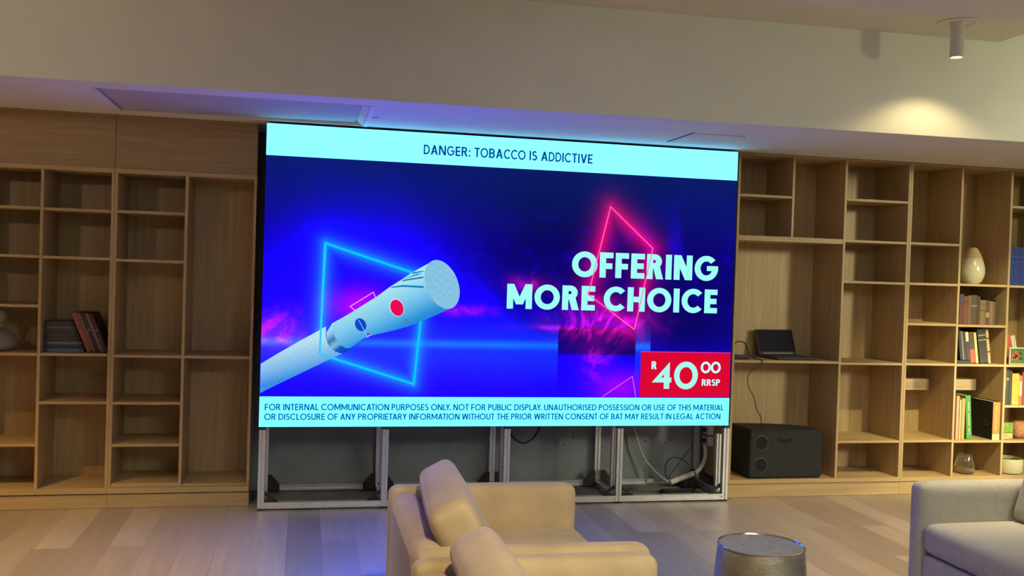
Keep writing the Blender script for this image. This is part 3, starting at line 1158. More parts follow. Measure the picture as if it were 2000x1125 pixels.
# wall boxes and cabling under the screen
GREYC = mat('grey_cable', (0.46, 0.45, 0.42), 0.6, 0.05, 40)
WHC = mat('white_conduit', (0.72, 0.71, 0.68), 0.5, 0.06, 40)
tag(MB().tube([at(990, 830, y=.30), at(999, 850, y=.30), at(1012, 862, y=.30), at(1025, 865, y=.30), at(1040, 857, y=.30), at(1050, 843, y=.30), at(1056, 828, y=.30)],
              0.007, 8, 6).build('cable', BLACK, None, True), 'black cable hanging in a loop below the screen', 'cable')
tag(MB().tube([at(1236, 828, y=.48), at(1242, 846, y=.48), at(1250, 876, y=.47), at(1262, 901, y=.46), at(1280, 921, y=.42), at(1296, 935, y=.37), at(1307, 942, y=.338)],
              0.0085, 8, 6).build('cable', GREYC, None, True), 'pale grey cable dropping from screen into the white conduit', 'cable')
tag(MB().tube([at(1309, 942, y=.34), at(1330, 934, y=.35), at(1354, 925, y=.36)], [0.021] * 3, 12).build('conduit', WHC, None, True),
    'thick straight white sleeve lying behind the frame at right', 'conduit')
tag(MB().tube([at(1357, 924, y=.362), at(1368, 914, y=.37), at(1376, 898, y=.38), at(1378, 880, y=.39), at(1376, 868, y=.40)],
              0.016, 10, 6).build('conduit', WHC, None, True), 'bent white conduit curving up to the wall boxes', 'conduit')
tag(MB().tube([at(1304, 936, y=.40), at(1299, 922, y=.40), at(1301, 905, y=.40), at(1308, 896, y=.40), at(1319, 893, y=.40), at(1334, 898, y=.40), at(1345, 908, y=.40)], 0.0035, 6, 6).build('cable', BLACK, None, True), 'thin black cable arched over the white sleeve', 'cable')
tag(MB().tube([at(1306, 932, y=.559), at(1325, 906, y=.559), at(1345, 880, y=.559), at(1363, 856, y=.559)], 0.003, 6).build('cable', mat('dim_wire', (0.09, 0.09, 0.09), .6), None, True),
    'thin straight dark wire slanting up the wall behind frame', 'cable')
cz = 0.0105
loops = []
random.seed(5)
c0 = at(1285, 951, z=0.02)
c0.y = min(c0.y, 0.36)
for t in range(90):
    a_ = t / 90 * 5 * 2 * pi
    rr = 1 + 0.10 * sin(a_ * 0.37 + 1)
    loops.append((c0.x - 0.04 + 0.18 * rr * cos(a_), c0.y - 0.005 + 0.06 * rr * sin(a_), cz + 0.0015 * t / 9 + 0.004 * sin(a_ * 1.3)))
tag(MB().tube(loops, 0.0055, 6, 2).build('cable_coil', mat('slate_cable', (0.13, 0.13, 0.125), 0.6, 0.05, 40), None, True), 'coiled grey cable on the concrete behind the frame', 'cable')
loops = []
c1 = at(1335, 962, z=0.02)
for t in range(60):
    a_ = t / 60 * 3 * 2 * pi
    rr = 1 + 0.12 * sin(a_ * 0.41)
    loops.append((c1.x - 0.03 + 0.12 * rr * cos(a_), c1.y + 0.045 + 0.045 * rr * sin(a_), cz + 0.002 * t / 6 + 0.004 * sin(a_ * 1.7)))

tag(MB().tube(loops, 0.0065, 6, 2).build('cable_coil', BLACK, None, True), 'coiled black cable just behind the front rail', 'cable')
c2 = at(1348, 950, z=0.02)
c2.y = 0.36
t_ = thing('power_adapter', 'black power adapter box beside the white sleeve', 'adapter', (1.475, 0.420, 0.005))
MB().box(-0.06, 0.06, -0.03, 0.03, 0.0, 0.085, 0.008, 2).build('adapter_body', BLACK, t_, True)
MB().tube([(0.06, 0.0, 0.03), (0.085, -0.02, 0.014), (0.07, -0.05, 0.009), (0.03, -0.075, 0.009)], 0.006, 8, 5).build('adapter_lead', BLACK, t_, True)
for i, (zz, lab) in enumerate(((0.44, 'white socket box on the side panel, upper one'), (0.36, 'white socket box on the side panel, lower one'))):
    t_ = thing('socket_box', lab, 'socket', (1.648, 0.40, zz))
    MB().box(-0.045, 0.0, -0.055, 0.055, -0.035, 0.035, 0.004, 2).build('socket_case', WHITEP, t_)
    MB().box(-0.075, -0.046, -0.03, 0.0, -0.014, 0.014, 0.004, 2).build('plug', BLACK, t_)
# holes and patches on the bare wall are dark fixings
for i, (u, v) in enumerate(((1260, 862), (1301, 865), (1120, 856), (1102, 868))):
    p_ = at(u, v, y=0.563)
    tag(MB().lathe([(0, 0), (0.006, 0), (0.006, 0.002), (0, 0.003)], 12).xform(Matrix.Rotation(radians(90), 4, 'X')).build('wall_fixing', BLACK, None, False, (p_.x, 0.5645, p_.z)),
        ['dark screw fixing on bare wall, right of the hanging grey cable', 'dark screw fixing on bare wall, second right of the hanging grey cable',
         'dark screw fixing high on bare wall behind the armchair, right one', 'dark screw fixing on bare wall behind the armchair, left one'][i], 'fixing')

# ------------------------------------------------------------------ armchairs
def armchair(name, label, loc, rz, m_, legs_m, group=None, W=1.09, Dp=0.855, cush=(0.775, 0.10, 0.0), cush_bulge=0.02):
    """local frame: the chair faces +x, y spans the arms, origin on the floor at the outer back"""
    t = thing(name, label, 'armchair', loc, rz, group)
    th = 0.112
    for s in (1, -1):
        yc = s * (W / 2 - th / 2)
        mb_ = MB().pillow(Dp, th, 0.555, 0.042, (0.0, 0.004, 0.004), 9, Matrix.Translation((Dp / 2, yc, 0.06 + 0.555 / 2 - 0.012)))
        mb_.build('arm', m_, t, True)
    iw = W - 2 * th
    MB().pillow(0.125, iw + 0.01, 0.53, 0.05, (0.004, 0, 0.004), 9, Matrix.Translation((0.065, 0, 0.06 + 0.53 / 2))).build('backrest', m_, t, True)
    MB().pillow(Dp - 0.10, iw - 0.006, 0.20, 0.015, (0, 0, 0), 6, Matrix.Translation((0.09 + (Dp - 0.10) / 2, 0, 0.165))).build('seat_base', m_, t, True)
    MB().pillow(Dp - 0.130, iw - 0.006, 0.150, 0.045, (0.006, 0, 0.018), 9,
                Matrix.Translation((0.128 + (Dp - 0.130) / 2, 0, 0.272 + 0.075))).build('seat_cushion', m_, t, True)
    cx, lean, yaw = cush
    M_ = (Matrix.Translation((0.315, 0.0, 0.42)) @ Matrix.Rotation(yaw, 4, 'Z') @ Matrix.Rotation(-lean, 4, 'Y') @ Matrix.Translation((0, 0, 0.165)))
    MB().pillow(0.165, iw - 0.05, 0.345, 0.046, (cush_bulge, 0, 0.010), 10, M_).build('back_cushion', m_, t, True)
    for sx_ in (0.07, Dp - 0.07):
        for sy in (-1, 1):
            MB().lathe([(0.018, 0.0), (0.022, 0.05), (0.024, 0.062)], 14, (sx_, sy * (W / 2 - 0.06), 0)).build('leg', legs_m, t, True)
    return t


LEGM = mat('dark_leg', (0.03, 0.022, 0.016), 0.4, 0.1, 20)
armchair('armchair', 'beige velvet armchair nearest the screen, its back cushion leaning crooked', (-0.955, -2.497, 0), 0, BEIGE, LEGM,
         'pair of beige velvet armchairs', cush=(0, 0.50, -0.07))
armchair('armchair', 'beige velvet armchair in the foreground, pushed arm to arm with its twin', (-0.975, -3.600, 0), 0, BEIGE, LEGM,
         'pair of beige velvet armchairs', cush=(0, 0.48, -0.02))
armchair('armchair', 'grey fabric armchair at the right edge facing the beige pair', (2.455, -2.600, 0), pi, GREYF, LEGM, None, cush=(0, 0.30, 0.0))

# ------------------------------------------------------------------ hammered side table
def hammered():
    mt = mat('hammered_metal', (0.62, 0.59, 0.50), 0.36, 0.18, 14, metal=0.95)
    nt = mt.node_tree
    b = nt.nodes['Principled BSDF']
    vo = nt.nodes.new('ShaderNodeTexVoronoi')
    vo.inputs['Scale'].default_value = 55
    mp = [n for n in nt.nodes if n.type == 'MAPPING'][0]
    mp.inputs['Scale'].default_value = (1, 1, 1.8)
    nt.links.new(mp.outputs[0], vo.inputs['Vector'])
    bp = nt.nodes.new('ShaderNodeBump')
    bp.inputs['Strength'].default_value = 0.28
    bp.inputs['Distance'].default_value = 0.003
    nt.links.new(vo.outputs['Distance'], bp.inputs['Height'])
    nt.links.new(bp.outputs[0], b.inputs['Normal'])
    return mt


t_ = thing('side_table', 'round hammered metal drum side table between the armchairs', 'side table', (0.572, -2.542, 0))
MB().lathe([(0.165, 0.002), (0.175, 0.006), (0.188, 0.10), (0.193, 0.22), (0.190, 0.33), (0.181, 0.430), (0.178, 0.443), (0.10, 0.44)], 64, cap=False).build('drum', hammered(), t_, True)
prof = [(0.0, 0.4455)]
for i in range(1, 50):
    r_ = 0.174 * i / 49
    prof.append((r_, 0.4455 + 0.0009 * sin(i * 1.9) * (1 if i > 6 else 0.3)))
prof += [(0.177, 0.446)]
MB().lathe(prof, 64, cap=False).build('table_top', mat('brushed_top', (0.58, 0.57, 0.56), 0.6, 0.12, 25, metal=0.9), t_, True)
MB().lathe([(0.173, 0.444), (0.1755, 0.450), (0.179, 0.4515), (0.1825, 0.449), (0.1825, 0.443), (0.180, 0.438), (0.174, 0.438), (0.173, 0.444)], 64, cap=False).build(
    'rim', mat('polished_rim', (0.72, 0.68, 0.60), 0.16, 0.05, 20, metal=1.0), t_, True)

# ------------------------------------------------------------------ loudspeaker, laptop
CARPET = mat('speaker_coating', (0.0115, 0.0125, 0.0135), 0.8, 0.2, 150, bump=0.2, bscale=260)
sx0, sy0, sz0 = 1.815, 0.092, 0.1305
t_ = thing('loudspeaker', 'black loudspeaker cabinet lying on the lowest shelf beside the screen', 'speaker', (sx0, sy0, sz0))
plan = [(0.0, 0.010), (0.010, 0.0), (0.565, 0.0), (0.580, 0.012), (0.595, 0.10), (0.575, 0.17), (0.51, 0.235), (0.42, 0.285), (0.30, 0.325), (0.15, 0.345), (0.02, 0.35), (0.0, 0.345)]
mb = MB().prism(plan, 2, 0.006, 0.352)
bmesh.ops.bevel(mb.bm, geom=[e for e in mb.bm.edges if abs(e.verts[0].co.z - e.verts[1].co.z) < 1e-4], offset=0.012, segments=3, affect='EDGES')
cab = mb.build('cabinet', CARPET, t_, True)
VOID = mat('port_void', (0.003, 0.003, 0.003), 0.9)


def port(x, z, r_):
    MB().lathe([(r_, 0.0), (r_ + 0.005, 0.0), (r_ + 0.006, 0.003), (r_ - 0.001, 0.004), (r_ - 0.001, -0.0002)], 36, cap=False).xform(
        Matrix.Translation((x, 0, z)) @ Matrix.Rotation(radians(90), 4, 'X')).build('port_ring', mat('port_rim', (0.03, 0.031, 0.033), 0.45), t_, True)
    MB().lathe([(0.0, 0.001), (r_, 0.001), (r_, 0.0), (0.0, 0.0)], 36).xform(
        Matrix.Translation((x, 0, z)) @ Matrix.Rotation(radians(90), 4, 'X')).build('port', VOID, t_)


port(0.088, 0.262, 0.049)
port(0.088, 0.102, 0.049)
mb = MB()
hp = [(0.275 + 0.052 * cos(radians(a_)), 0.285 - 0.0 + 0.026 * sin(radians(a_))) for a_ in range(180, 361, 12)] + [(0.327, 0.298), (0.30, 0.288), (0.275, 0.284), (0.25, 0.288), (0.223, 0.298)]
mb.prism(hp, 1, -0.0012, 0.0)
mb.build('handle_recess', VOID, t_)
mb = MB()
for x in (0.04, 0.53):
    for y in (0.05, 0.20):
        mb.box(x, x + 0.03, y, y + 0.03, 0.0, 0.008)
mb.build('rubber_feet', BLACK, t_)

lx, ly, lz = 2.165, 0.385, 0.9885
t_ = thing('laptop', 'open dark laptop with black screen on the shelf above the loudspeaker', 'laptop', (lx, ly, lz), radians(7))
DKC = mat('laptop_shell', (0.022, 0.023, 0.028), 0.4, 0.1, 40)
MB().box(-0.165, 0.165, -0.235, 0.0, 0.002, 0.018, 0.003, 2).build('base', DKC, t_)
mb = MB()
for rr in range(5):
    for cc in range(13):
        x = -0.150 + cc * 0.0232
        y = -0.035 - rr * 0.0195
        mb.box(x, x + 0.0195, y - 0.016, y, 0.018, 0.0195)
mb.build('keyboard', BLACK, t_)
MB().box(-0.05, 0.05, -0.220, -0.148, 0.018, 0.0186).build('touchpad', mat('touchpad', (0.035, 0.036, 0.04), .35), t_)
LM = Matrix.Translation((0, 0.0, 0.020)) @ Matrix.Rotation(radians(-22), 4, 'X')
MB().box(-0.165, 0.165, 0.0, 0.008, 0.0, 0.198, 0.003, 2).xform(LM).build('lid', DKC, t_)
MB().box(-0.157, 0.157, -0.0008, 0.0, 0.022, 0.190).xform(LM).build('screen_panel', mat('laptop_screen', (0.006, 0.007, 0.014), 0.25, 0.05), t_)
MB().box(-0.13, 0.13, -0.004, 0.001, 0.004, 0.012, 0.0015, 1).xform(LM).build('hinge_bar', mat('hinge_silver', (0.5, 0.52, 0.55), 0.3, 0.05, 20, metal=0.9), t_)
t_ = thing('power_adapter', 'black adapter lying left of the laptop with looping lead', 'adapter', (1.77, 0.20, 0.9885))
MB().box(-0.08, 0.06, -0.03, 0.03, 0.0, 0.028, 0.006, 2).build('adapter_body', BLACK, t_, True)
MB().tube([(-0.06, 0, 0.02), (-0.075, 0.0, 0.06), (-0.06, 0, 0.10), (-0.02, 0, 0.125), (0.04, 0.02, 0.11), (0.08, 0.05, 0.06), (0.12, 0.08, 0.012), (0.19, 0.10, 0.008)],
          0.0045, 6, 6).build('adapter_lead', BLACK, t_, True)
tag(MB().tube([(1.86, 0.20, 0.994), (1.872, 0.10, 0.995), (1.876, 0.078, 0.988), (1.876, 0.076, 0.97), at(1466, 726, y=.078), at(1460, 742, y=.08), at(1463, 758, y=.09), at(1472, 775, y=.11),
               at(1478, 800, y=.16), at(1486, 815, y=.20), (at(1487, 822, y=.24).x, .24, .486)], 0.003, 6, 5).build('cable', BLACK, None, True),
    'thin dark cable hanging from laptop shelf down to the loudspeaker', 'cable')

# ------------------------------------------------------------------ books
PAGES = mat('book_pages', (0.58, 0.50, 0.36), 0.9, 0.10, 60)
_bm = {}


def bmat(col):
    k_ = tuple(col)
    if k_ not in _bm:
        _bm[k_] = mat('book_cover_%02d' % len(_bm), rgb(*col)[:3], 0.6, 0.14, 25)
    return _bm[k_]


def book(label, x, y, z, th, h_, dp, col, tilt=0.0, group=None, bands=None, flat_=False, rz=0.0, name='book', cat='book'):
    """upright book: spine faces -y, origin at its lower left front corner; tilt leans the top to the left"""
    t = thing(name, label, cat, (x, y, z), 0.0, group)
    if flat_:
        t.rotation_euler = (0, 0, rz)
        mb_ = MB()
        c_ = 0.003
        mb_.box(0, h_, 0, 0.004, 0, th)
        mb_.box(0, h_, 0.004, dp, 0, c_)
        mb_.box(0, h_, 0.004, dp, th - c_, th)
        mb_.build('cover', bmat(col), t)
        MB().box(0.005, h_ - 0.005, 0.0042, dp - 0.005, c_ + .0002, th - c_ - .0002).build('pages', PAGES, t)
        for (f0, f1, bc) in (bands or ()):
            MB().box(h_ * f0, h_ * f1, -0.0008, 0.0, 0.002, th - 0.002).build('spine_band', bmat(bc), t)
        return t
    t.rotation_euler = (0, -tilt, 0)
    c_ = min(0.003, th * 0.15)
    mb_ = MB()
    mb_.box(0, th, 0, 0.004, 0, h_, 0.001, 1)
    mb_.box(0, c_, 0.004, dp, 0, h_)
    mb_.box(th - c_, th, 0.004, dp, 0, h_)
    mb_.build('cover', bmat(col), t)
    MB().box(c_ + .0002, th - c_ - .0002, 0.0042, dp - 0.005, 0.004, h_ - 0.005).build('pages', PAGES, t)
    for (f0, f1, bc) in (bands or ()):
        MB().box(0.0012, th - 0.0012, -0.0008, 0.0, h_ * f0, h_ * f1).build('spine_band', bmat(bc), t)
    return t


def bx_(u, v=600, y=0.14):
    return at(u, v, y=y).x


# left bookcase: flat stack and leaning albums on the middle shelf
zs_ = 0.9755
G1 = 'dark books lying in a stack'
yst = 0.20
xst = -2.9205
stack = [(0.024, (62, 78, 92), 0.234), (0.022, (40, 42, 48), 0.226), (0.022, (58, 72, 84), 0.218), (0.028, (48, 36, 34), 0.208), (0.026, (44, 40, 36), 0.198), (0.022, (46, 42, 40), 0.188),
         (0.020, (58, 56, 54), 0.180), (0.026, (44, 38, 36), 0.168)]
labs = ['blue-grey book at the bottom of the flat stack in the left bookcase', 'near-black book second from the bottom of the flat stack',
        'blue-grey book third from the bottom of the flat stack', 'dark brown book in the middle of the flat stack, fourth from the bottom',
        'dark brown book fifth from the bottom of the flat stack', 'dark grey book third from the top of the flat stack',
        'paler grey book second from the top of the flat stack', 'dark book topmost on the flat stack in the left bookcase']
z = zs_
for i, (t_h, c, ln) in enumerate(stack):
    book(labs[i], xst + 0.001 * (i % 3), yst + 0.003 * (i % 2), z, t_h, ln, 0.17, c, group=G1, flat_=True,
         bands=[(0.0, 1.0, (104, 112, 118))] if False else [(0.1, 0.9, tuple(min(255, int(q * 1.5)) for q in c))])
    z += t_h + 0.0003
G1 = 'albums leaning beside the flat stack'
cols = [(140, 72, 56), (48, 34, 34), (58, 34, 34), (54, 32, 34), (62, 38, 38)]
labs = ['reddish album leaning leftmost beside the flat stack', 'dark album leaning directly right of the reddish album', 'dark maroon album leaning third in the row',
        'dark maroon album leaning fourth in the row', 'dark maroon album leaning last against the bookcase divider']
tl = radians(22)
x = -2.664
for i in range(5):
    th_ = (0.030, 0.019, 0.021, 0.020, 0.020)[i]
    book(labs[i], x, 0.19, zs_ + th_ * sin(tl) * 0.0 + 0.0, th_, 0.262, 0.23, cols[i], tl, G1, bands=None if i == 0 else [(0.0, 1.0, (104, 84, 80))] if i % 2 else [(0.55, 0.6, (110, 90, 84))])
    x += th_ / cos(tl) + 0.001
for o in list(COL.objects):
    if o.get('group') == G1:
        o.location.z += 0.0
GLASS = bpy.data.materials.new('sheen_glass')
GLASS.use_nodes = True
gb = GLASS.node_tree.nodes['Principled BSDF']
gb.inputs['Transmission Weight'].default_value = 0.86  # partly diffuse white, so pale highlights are put into the glass colour
gb.inputs['Roughness'].default_value = 0.08
gb.inputs['IOR'].default_value = 1.45
gb.inputs['Base Color'].default_value = (0.93, 0.95, 0.95, 1)
pj = at(3, 688, z=zs_)
t_ = thing('glass_jar', 'clear glass jar with domed lid and knob at the far left edge', 'jar', (at(0, 680, y=.28).x, 0.28, zs_))
MB().lathe([(0.0, 0.0), (0.060, 0.0), (0.085, 0.012), (0.098, 0.035), (0.096, 0.06), (0.092, 0.06), (0.094, 0.036), (0.082, 0.016), (0.058, 0.006), (0.0, 0.006)], 40).build('bowl', GLASS, t_, True)
MB().lathe([(0.099, 0.061), (0.098, 0.066), (0.088, 0.095), (0.062, 0.120), (0.030, 0.134), (0.012, 0.140), (0.010, 0.165), (0.022, 0.18), (0.033, 0.205), (0.030, 0.232), (0.014, 0.246), (0.0, 0.248)],
           40, cap=False).build('lid', GLASS, t_, True)

# right bookcase, third column: upright old books
zb = 1.2775
G1 = 'old books standing on the upper book shelf'
rows = [(755, 800, 80, (112, 62, 52), 'rusty red book with blue top, leftmost on the upper book shelf', [(0.72, 0.95, (52, 66, 84))]),
        (800, 850, 105, (122, 78, 56), 'reddish-brown book second from left on the upper book shelf', [(0.78, 0.82, (80, 48, 36))]),
        (850, 885, 95, (134, 96, 62), 'tan book third from left on the upper book shelf', None),
        (885, 945, 92, (92, 74, 54), 'wide grey-brown book fourth from left on the upper book shelf', [(0.6, 0.66, (130, 110, 84))]),
        (945, 980, 106, (84, 58, 40), 'dark brown book in the middle of the upper book shelf', None),
        (980, 1045, 146, (140, 112, 76), 'shorter pale tan book right of the middle on the upper book shelf', [(0.55, 0.6, (92, 62, 40)), (0.8, 0.84, (92, 62, 40))]),
        (1045, 1085, 150, (104, 70, 48), 'brown book with pale flecks on the upper book shelf', [(0.3, 0.5, (150, 126, 92))]),
        (1085, 1125, 160, (146, 116, 82), 'cream book third from right on the upper book shelf', None),
        (1125, 1150, 165, (124, 88, 54), 'thin tan book second from right on the upper book shelf', None),
        (1150, 1176, 146, (78, 54, 36), 'thin dark brown book at the right end of the upper book shelf', None)]
YS = 0.125
x = 3.4645 + H2 + 0.002
for (u0, u1, vt, c, lab, bd) in rows:
    xa2, xb2 = bx_(1740 + u0 / 5.623, 600, YS), bx_(1740 + u1 / 5.623, 600, YS)
    th_ = xb2 - xa2 - 0.0008
    zt = at(1740 + (u0 + u1) / 2 / 5.623, 560 + vt / 5.623, y=YS).z
    c = tuple(int(q * 0.82) for q in c)
    book(lab, max(x, xa2), YS, zb, th_, zt - zb, 0.17, c, 0, G1, bd)
    x = max(x, xa2) + th_ + 0.0006
# leaning row below
zb = 0.980
G1 = 'leaning books on the lower book shelf'
tl = radians(8)
book('flat black book lying under the leaning books on the lower book shelf', 3.4765, 0.100, zb + 0.0004, 0.024, 0.125, 0.2, (30, 34, 42), flat_=True)
rows = [(738, 764, 480, (30, 36, 44), 'navy-black book leftmost of the leaning row', None), (765, 790, 485, (106, 108, 104), 'thin grey book second in the leaning row', None),
        (790, 815, 490, (72, 34, 38), 'thin maroon book third in the leaning row', None), (815, 850, 492, (52, 58, 60), 'slate book with white head in the leaning row', [(0.66, 0.99, (206, 196, 164))]),
        (852, 908, 500, (164, 84, 56), 'wide book with dark top and red lower half in the leaning row', [(0.45, 0.98, (70, 62, 42))]),
        (910, 940, 500, (190, 174, 118), 'cream-yellow book right of the red one in the leaning row', None),
        (948, 1038, 462, (40, 38, 32), 'thick black binder with silver bands in the leaning row', [(0.80, 0.83, (150, 140, 112)), (0.66, 0.69, (150, 140, 112))]),
        (1040, 1072, 462, (176, 150, 108), 'cream book with dark patches at the right end of the leaning row', [(0.32, 0.37, (84, 56, 40)), (0.72, 0.76, (60, 46, 36))])]
xprev = 0
for i, (u0, u1, vt, c, lab, bd) in enumerate(rows):
    zb2 = zb + (0.0252 if i < 4 else 0.001)
    vb_ = 835
    # lower left corner: the top is displaced left by the lean
    xa2, xb2 = bx_(1740 + u0 / 5.623, 645, YS), bx_(1740 + u1 / 5.623, 645, YS)
    zt = at(1740 + (u0 + u1) / 2 / 5.623, 560 + vt / 5.623, y=YS).z
    h_ = (zt - zb2) / cos(tl) - 0.004
    h_ = min(h_, 0.262 if i > 5 else 0.25)
    th_ = (xb2 - xa2) * cos(tl) - 0.0012
    xl = xa2 + h_ * sin(tl) * 0.98
    xl = max(xl, xprev) if i == 0 or xl > xprev - 0.02 else xprev
    book(lab, xl, YS, zb2 + 0.0, th_, h_, 0.19, c, tl, G1, bd)
    xprev = xl + th_ / cos(tl) + 0.0012
# bottom book row
zb = 0.4015
G1 = 'books on the shelf above the smoky glass vase'
YS2 = 0.135


def wx(u, v=800, y=YS2):
    return at(1740 + u / 4.69, 720 + v / 4.69, y=y).x


def wz(u, v, y=YS2):
    return at(1740 + u / 4.69, 720 + v / 4.69, y=y).z


book('black folder standing behind the pale pink book', 3.477, 0.30, zb, 0.075, 0.30, 0.17, (22, 20, 20))
for (u0, u1, vt, c, lab, tlt, bd) in [(600, 625, 250, (206, 150, 122), 'pale pink book leftmost beside the green book', 0, None),
                                      (632, 645, 285, (222, 196, 140), 'thin cream book between pink and tan books', 0, None),
                                      (651, 679, 275, (196, 148, 88), 'tan book directly left of the green book', 0, None),
                                      (690, 738, 247, (58, 132, 62), 'bright green book with pale lettering, tilted slightly left', radians(4), [(0.12, 0.13, (150, 190, 120))])]:
    xa2 = wx(u0, 400)
    xb2 = wx(u1, 400)
    th_ = xb2 - xa2
    h_ = wz(u0, vt) - zb
    t = book(lab, max(xa2, 3.4755) + (h_ * 0.5 * sin(tlt)), YS2, zb, th_, h_, 0.15, c, tlt, G1, bd)
    if tlt:
        mb_ = MB()
        for (k0, k1) in ((0, 2), (3, 9), (10, 14)):
            mb_ = MB()
            for k_ in range(k0, k1):
                z0_ = h_ * (0.16 + 0.05 * k_)
                mb_.box(th_ * 0.34, th_ * 0.66, -0.0007, 0.0, z0_, z0_ + h_ * 0.032)
                mb_.box(th_ * 0.34, th_ * 0.42, -0.0007, 0.0, z0_, z0_ + h_ * 0.05)
            mb_.build('spine_lettering', bmat((176, 206, 140)), t)
xo0, xo1 = wx(930, 450, 0.10), wx(998, 450, 0.10)
ho = wz(965, 305, 0.10) - zb
t = book('large black book with orange spine standing right of the green book', xo0 + .002, 0.100, zb, xo1 - xo0, ho, 0.30, (14, 13, 13), 0, G1,
         [(0.0, 0.15, (226, 190, 140)), (0.15, 0.995, (224, 120, 44))])
for (k0, k1) in ((0, 4), (5, 12), (13, 16)):
    mb_ = MB()
    for k_ in range(k0, k1):
        mb_.box(0.019, 0.033, -0.0016, -0.0008, ho * (0.22 + 0.043 * k_), ho * (0.22 + 0.043 * k_ + 0.027))
        mb_.box(0.019, 0.022, -0.0016, -0.0008, ho * (0.22 + 0.043 * k_), ho * (0.22 + 0.043 * k_ + 0.043))
    mb_.build('spine_lettering', bmat((238, 178, 112)), t)
for k_ in range(4):
    mb_ = MB()
    mb_.box(-0.0007, 0.0, 0.05 + 0.03 * (k_ % 2), 0.065 + 0.03 * (k_ % 2), ho * (0.36 + 0.10 * (k_ // 2)), ho * (0.372 + 0.10 * (k_ // 2)))
    mb_.build('cover_mark', bmat((150, 140, 120)), t)

# last column: blue set, leaning picture books, yellow row
G1 = 'set of blue volumes at the right edge'
x = 3.906
nm = ['leftmost', 'second', 'third', 'fourth']
for i in range(4):
    book('dark blue volume, %s of the matching set on the upper right shelf' % nm[i], x, 0.11, 1.5855, 0.052, 0.292, 0.22, (22, 44, 116), 0, G1,
         [(0.72, 0.78, (40, 64, 136)), (0.60, 0.615, (58, 84, 152))])
    x += 0.0528
zb = 0.9795
G1 = 'picture books leaning at the right edge'
for i, (xx, c, tlt, hh, th_, yy, lab) in enumerate([(3.972, (70, 40, 32), 14, 0.150, 0.014, 0.22, 'short dark book leaning at the left behind the green picture card'),
                                                    (3.990, (206, 186, 160), 14, 0.205, 0.010, 0.22, 'thin white book leaning behind the green picture card'),
                                                    (4.003, (178, 84, 52), 14, 0.215, 0.085, 0.22, 'broad red-orange book leaning behind the green picture card'),
                                                    (4.093, (190, 184, 158), 14, 0.215, 0.040, 0.22, 'pale green-white book leaning right of the broad red-orange book')]):
    book(lab, xx, yy, zb + 0.0008, th_, hh, 0.16, c, radians(tlt), G1)
t = thing('picture_card', 'small green picture card with a red flower, white border, standing on shelf', 'picture', (3.955, 0.115, zb))
MB().box(0, 0.17, 0.0, 0.012, 0.0, 0.128, 0.001, 1).build('card_body', mat('card_white', (0.70, 0.68, 0.58), 0.5), t)
MB().box(0.006, 0.164, -0.0008, 0.0, 0.006, 0.122).build('picture', mat('card_green', rgb(62, 96, 36)[:3], 0.6, 0.25, 40), t)
mb_ = MB()
random.seed(2)
for (cx_, cz_, r_) in ((0.042, 0.062, 0.020), (0.055, 0.085, 0.016), (0.060, 0.052, 0.018), (0.032, 0.043, 0.014), (0.07, 0.07, 0.012)):
    mb_.poly([(cx_ + r_ * (0.8 + .3 * random.random()) * cos(a_ * pi / 6), -0.0013, cz_ + r_ * (0.8 + .3 * random.random()) * sin(a_ * pi / 6)) for a_ in range(12)])
mb_.build('red_flower', mat('petal_red', rgb(196, 62, 36)[:3], 0.6), t)
mb_ = MB()
for (a_, b_) in (((0.075, 0.09), (0.11, 0.075)), ((0.07, 0.05), (0.12, 0.04))):
    mb_.poly([(a_[0], -0.0012, a_[1]), ((a_[0] + b_[0]) / 2, -0.0012, a_[1] - 0.018), (b_[0], -0.0012, b_[1]), ((a_[0] + b_[0]) / 2, -0.0012, a_[1] + 0.008)])
mb_.build('dark_leaves', mat('leaf_dark', rgb(30, 44, 26)[:3], 0.6), t)
zb = 0.6685
G1 = 'upright books under the picture card'
x = 3.906
for (th_, hh, c, lab, bd) in [(0.028, 0.272, (110, 66, 44), 'brown book leftmost under the picture card', [(0.5, 0.7, (150, 104, 72))]), (0.022, 0.27, (34, 42, 34), 'black-green book second under the picture card', [(0.7, 0.76, (140, 140, 110))]),
                              (0.028, 0.262, (26, 26, 24), 'black book directly left of the yellow book', None), (0.062, 0.240, (206, 150, 44), 'thick yellow book under the picture card', [(0.05, 0.1, (226, 180, 90))]),
                              (0.026, 0.225, (170, 100, 60), 'orange-brown book directly right of the yellow book', [(0.3, 0.8, (214, 180, 130))]), (0.05, 0.255, (120, 50, 36), 'dark red book right of the yellow book', None)]:
    book(lab, x, 0.115, zb, th_, hh, 0.18, c, 0, G1, bd)
    x += th_ + 0.0008

# ------------------------------------------------------------------ vases, bowls, boxes
def lathe_obj(name, label, cat, loc):
    return thing(name, label, cat, loc)


vb = 1.5865
t_ = thing('vase', 'egg-shaped pale green vase with sandy top on upper right shelf', 'vase', (3.695, 0.245, vb))
prof = []
full = [(0.0, 0.0), (0.052, 0.001), (0.072, 0.020), (0.088, 0.055), (0.094, 0.09), (0.092, 0.125), (0.084, 0.160), (0.073, 0.195)]
MB().lathe(full, 48, cap=False).build('vase_body', mat('celadon_glaze', rgb(206, 200, 168)[:3], 0.22, 0.05, 10, coat=0.3), t_, True)
MB().lathe([(0.073, 0.195), (0.060, 0.226), (0.048, 0.25), (0.034, 0.272), (0.024, 0.280), (0.020, 0.278), (0.018, 0.26)], 48, cap=False).build(
    'vase_neck', mat('raw_clay', rgb(200, 168, 120)[:3], 0.9, 0.12, 50, stretch=(1, 1, 8)), t_, True)
SM = bpy.data.materials.new('smoky_glass')
SM.use_nodes = True
gb = SM.node_tree.nodes['Principled BSDF']
gb.inputs['Transmission Weight'].default_value = 0.97
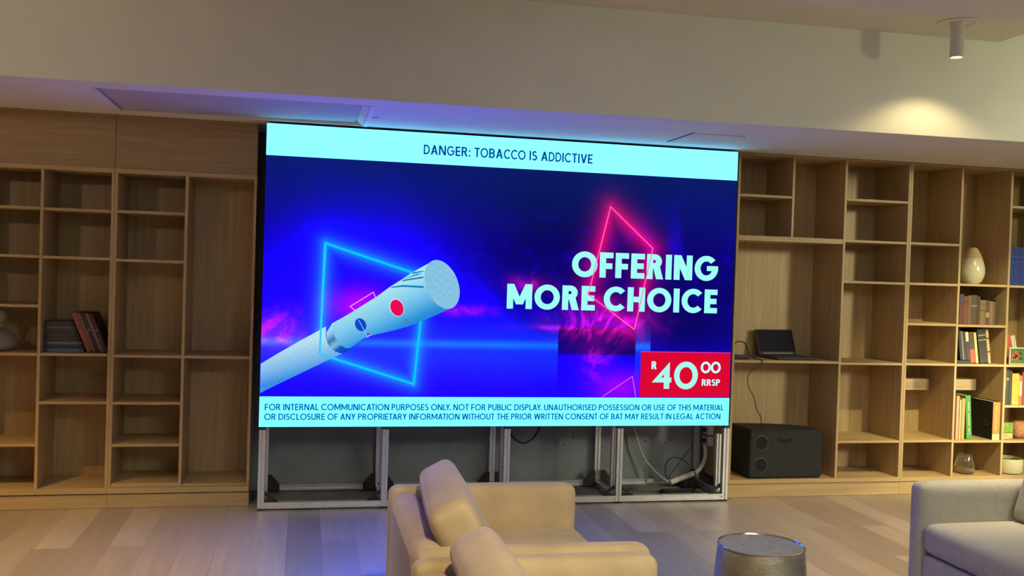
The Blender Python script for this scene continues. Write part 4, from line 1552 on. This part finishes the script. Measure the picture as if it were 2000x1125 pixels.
gb.inputs['Roughness'].default_value = 0.04
gb.inputs['Base Color'].default_value = (0.90, 0.82, 0.66, 1)
t_ = thing('glass_vase', 'smoky amber glass vase on the bottom shelf at right', 'vase', (3.655, 0.19, 0.1305))
MB().lathe([(0.0, 0.0), (0.058, 0.0), (0.070, 0.010), (0.074, 0.035), (0.072, 0.06), (0.060, 0.105), (0.050, 0.145), (0.047, 0.150), (0.044, 0.146), (0.054, 0.104), (0.066, 0.06), (0.068, 0.036), (0.063, 0.016),
            (0.0, 0.012)], 44).build('vase_body', SM, t_, True)
t_ = thing('ceramic_bowl', 'grey-white ceramic bowl with dark rim on the bottom shelf, right edge', 'bowl', (4.045, 0.20, 0.1305))
MB().lathe([(0.0, 0.0), (0.088, 0.0), (0.104, 0.008), (0.111, 0.03), (0.112, 0.08), (0.108, 0.117), (0.103, 0.118), (0.104, 0.08), (0.100, 0.03), (0.0, 0.018)], 48).build(
    'bowl_body', mat('stone_glaze', rgb(186, 180, 146)[:3], 0.3, 0.08, 20, coat=0.2), t_, True)
MB().lathe([(0.1025, 0.1165), (0.1085, 0.1165), (0.1085, 0.1195), (0.1055, 0.121), (0.1025, 0.1195), (0.1025, 0.1165)], 48, cap=False).build('rim', mat('dark_glaze', (0.03, 0.028, 0.024), 0.3), t_, True)
zb = 0.3985
t_ = thing('glass_block', 'green and clear glass block on the shelf above the ceramic bowl', 'ornament', (3.912, 0.13, zb))
MB().box(0.0, 0.115, 0.0, 0.09, 0.048, 0.128, 0.008, 3).build('green_glass', mat('green_glass', rgb(112, 140, 66)[:3], 0.2, 0.3, 40), t_, True)
MB().box(0.0, 0.115, 0.0, 0.09, 0.0, 0.048, 0.008, 3).build('clear_glass_base', mat('milky_glass', rgb(176, 156, 112)[:3], 0.2, 0.35, 50), t_, True)
tag(MB().pillow(0.16, 0.12, 0.135, 0.05, (0, 0, 0), 7, Matrix.Translation((0, 0, 0.0675))).build('stone_ornament', mat('pink_stone', rgb(150, 100, 66)[:3], 0.7, 0.35, 60, bump=0.3), None, True, (4.125, 0.19, zb)),
    'rough pinkish stone ornament right of the green glass block', 'ornament')
tag(MB().box(-0.03, 0.03, -0.02, 0.02, 0.0, 0.165, 0.003, 1).build('keepsake_box', mat('mahogany', rgb(112, 48, 26)[:3], 0.5, 0.1, 30), None, False, (3.965, 0.30, zb)),
    'small red-brown box standing behind the green glass block', 'box')
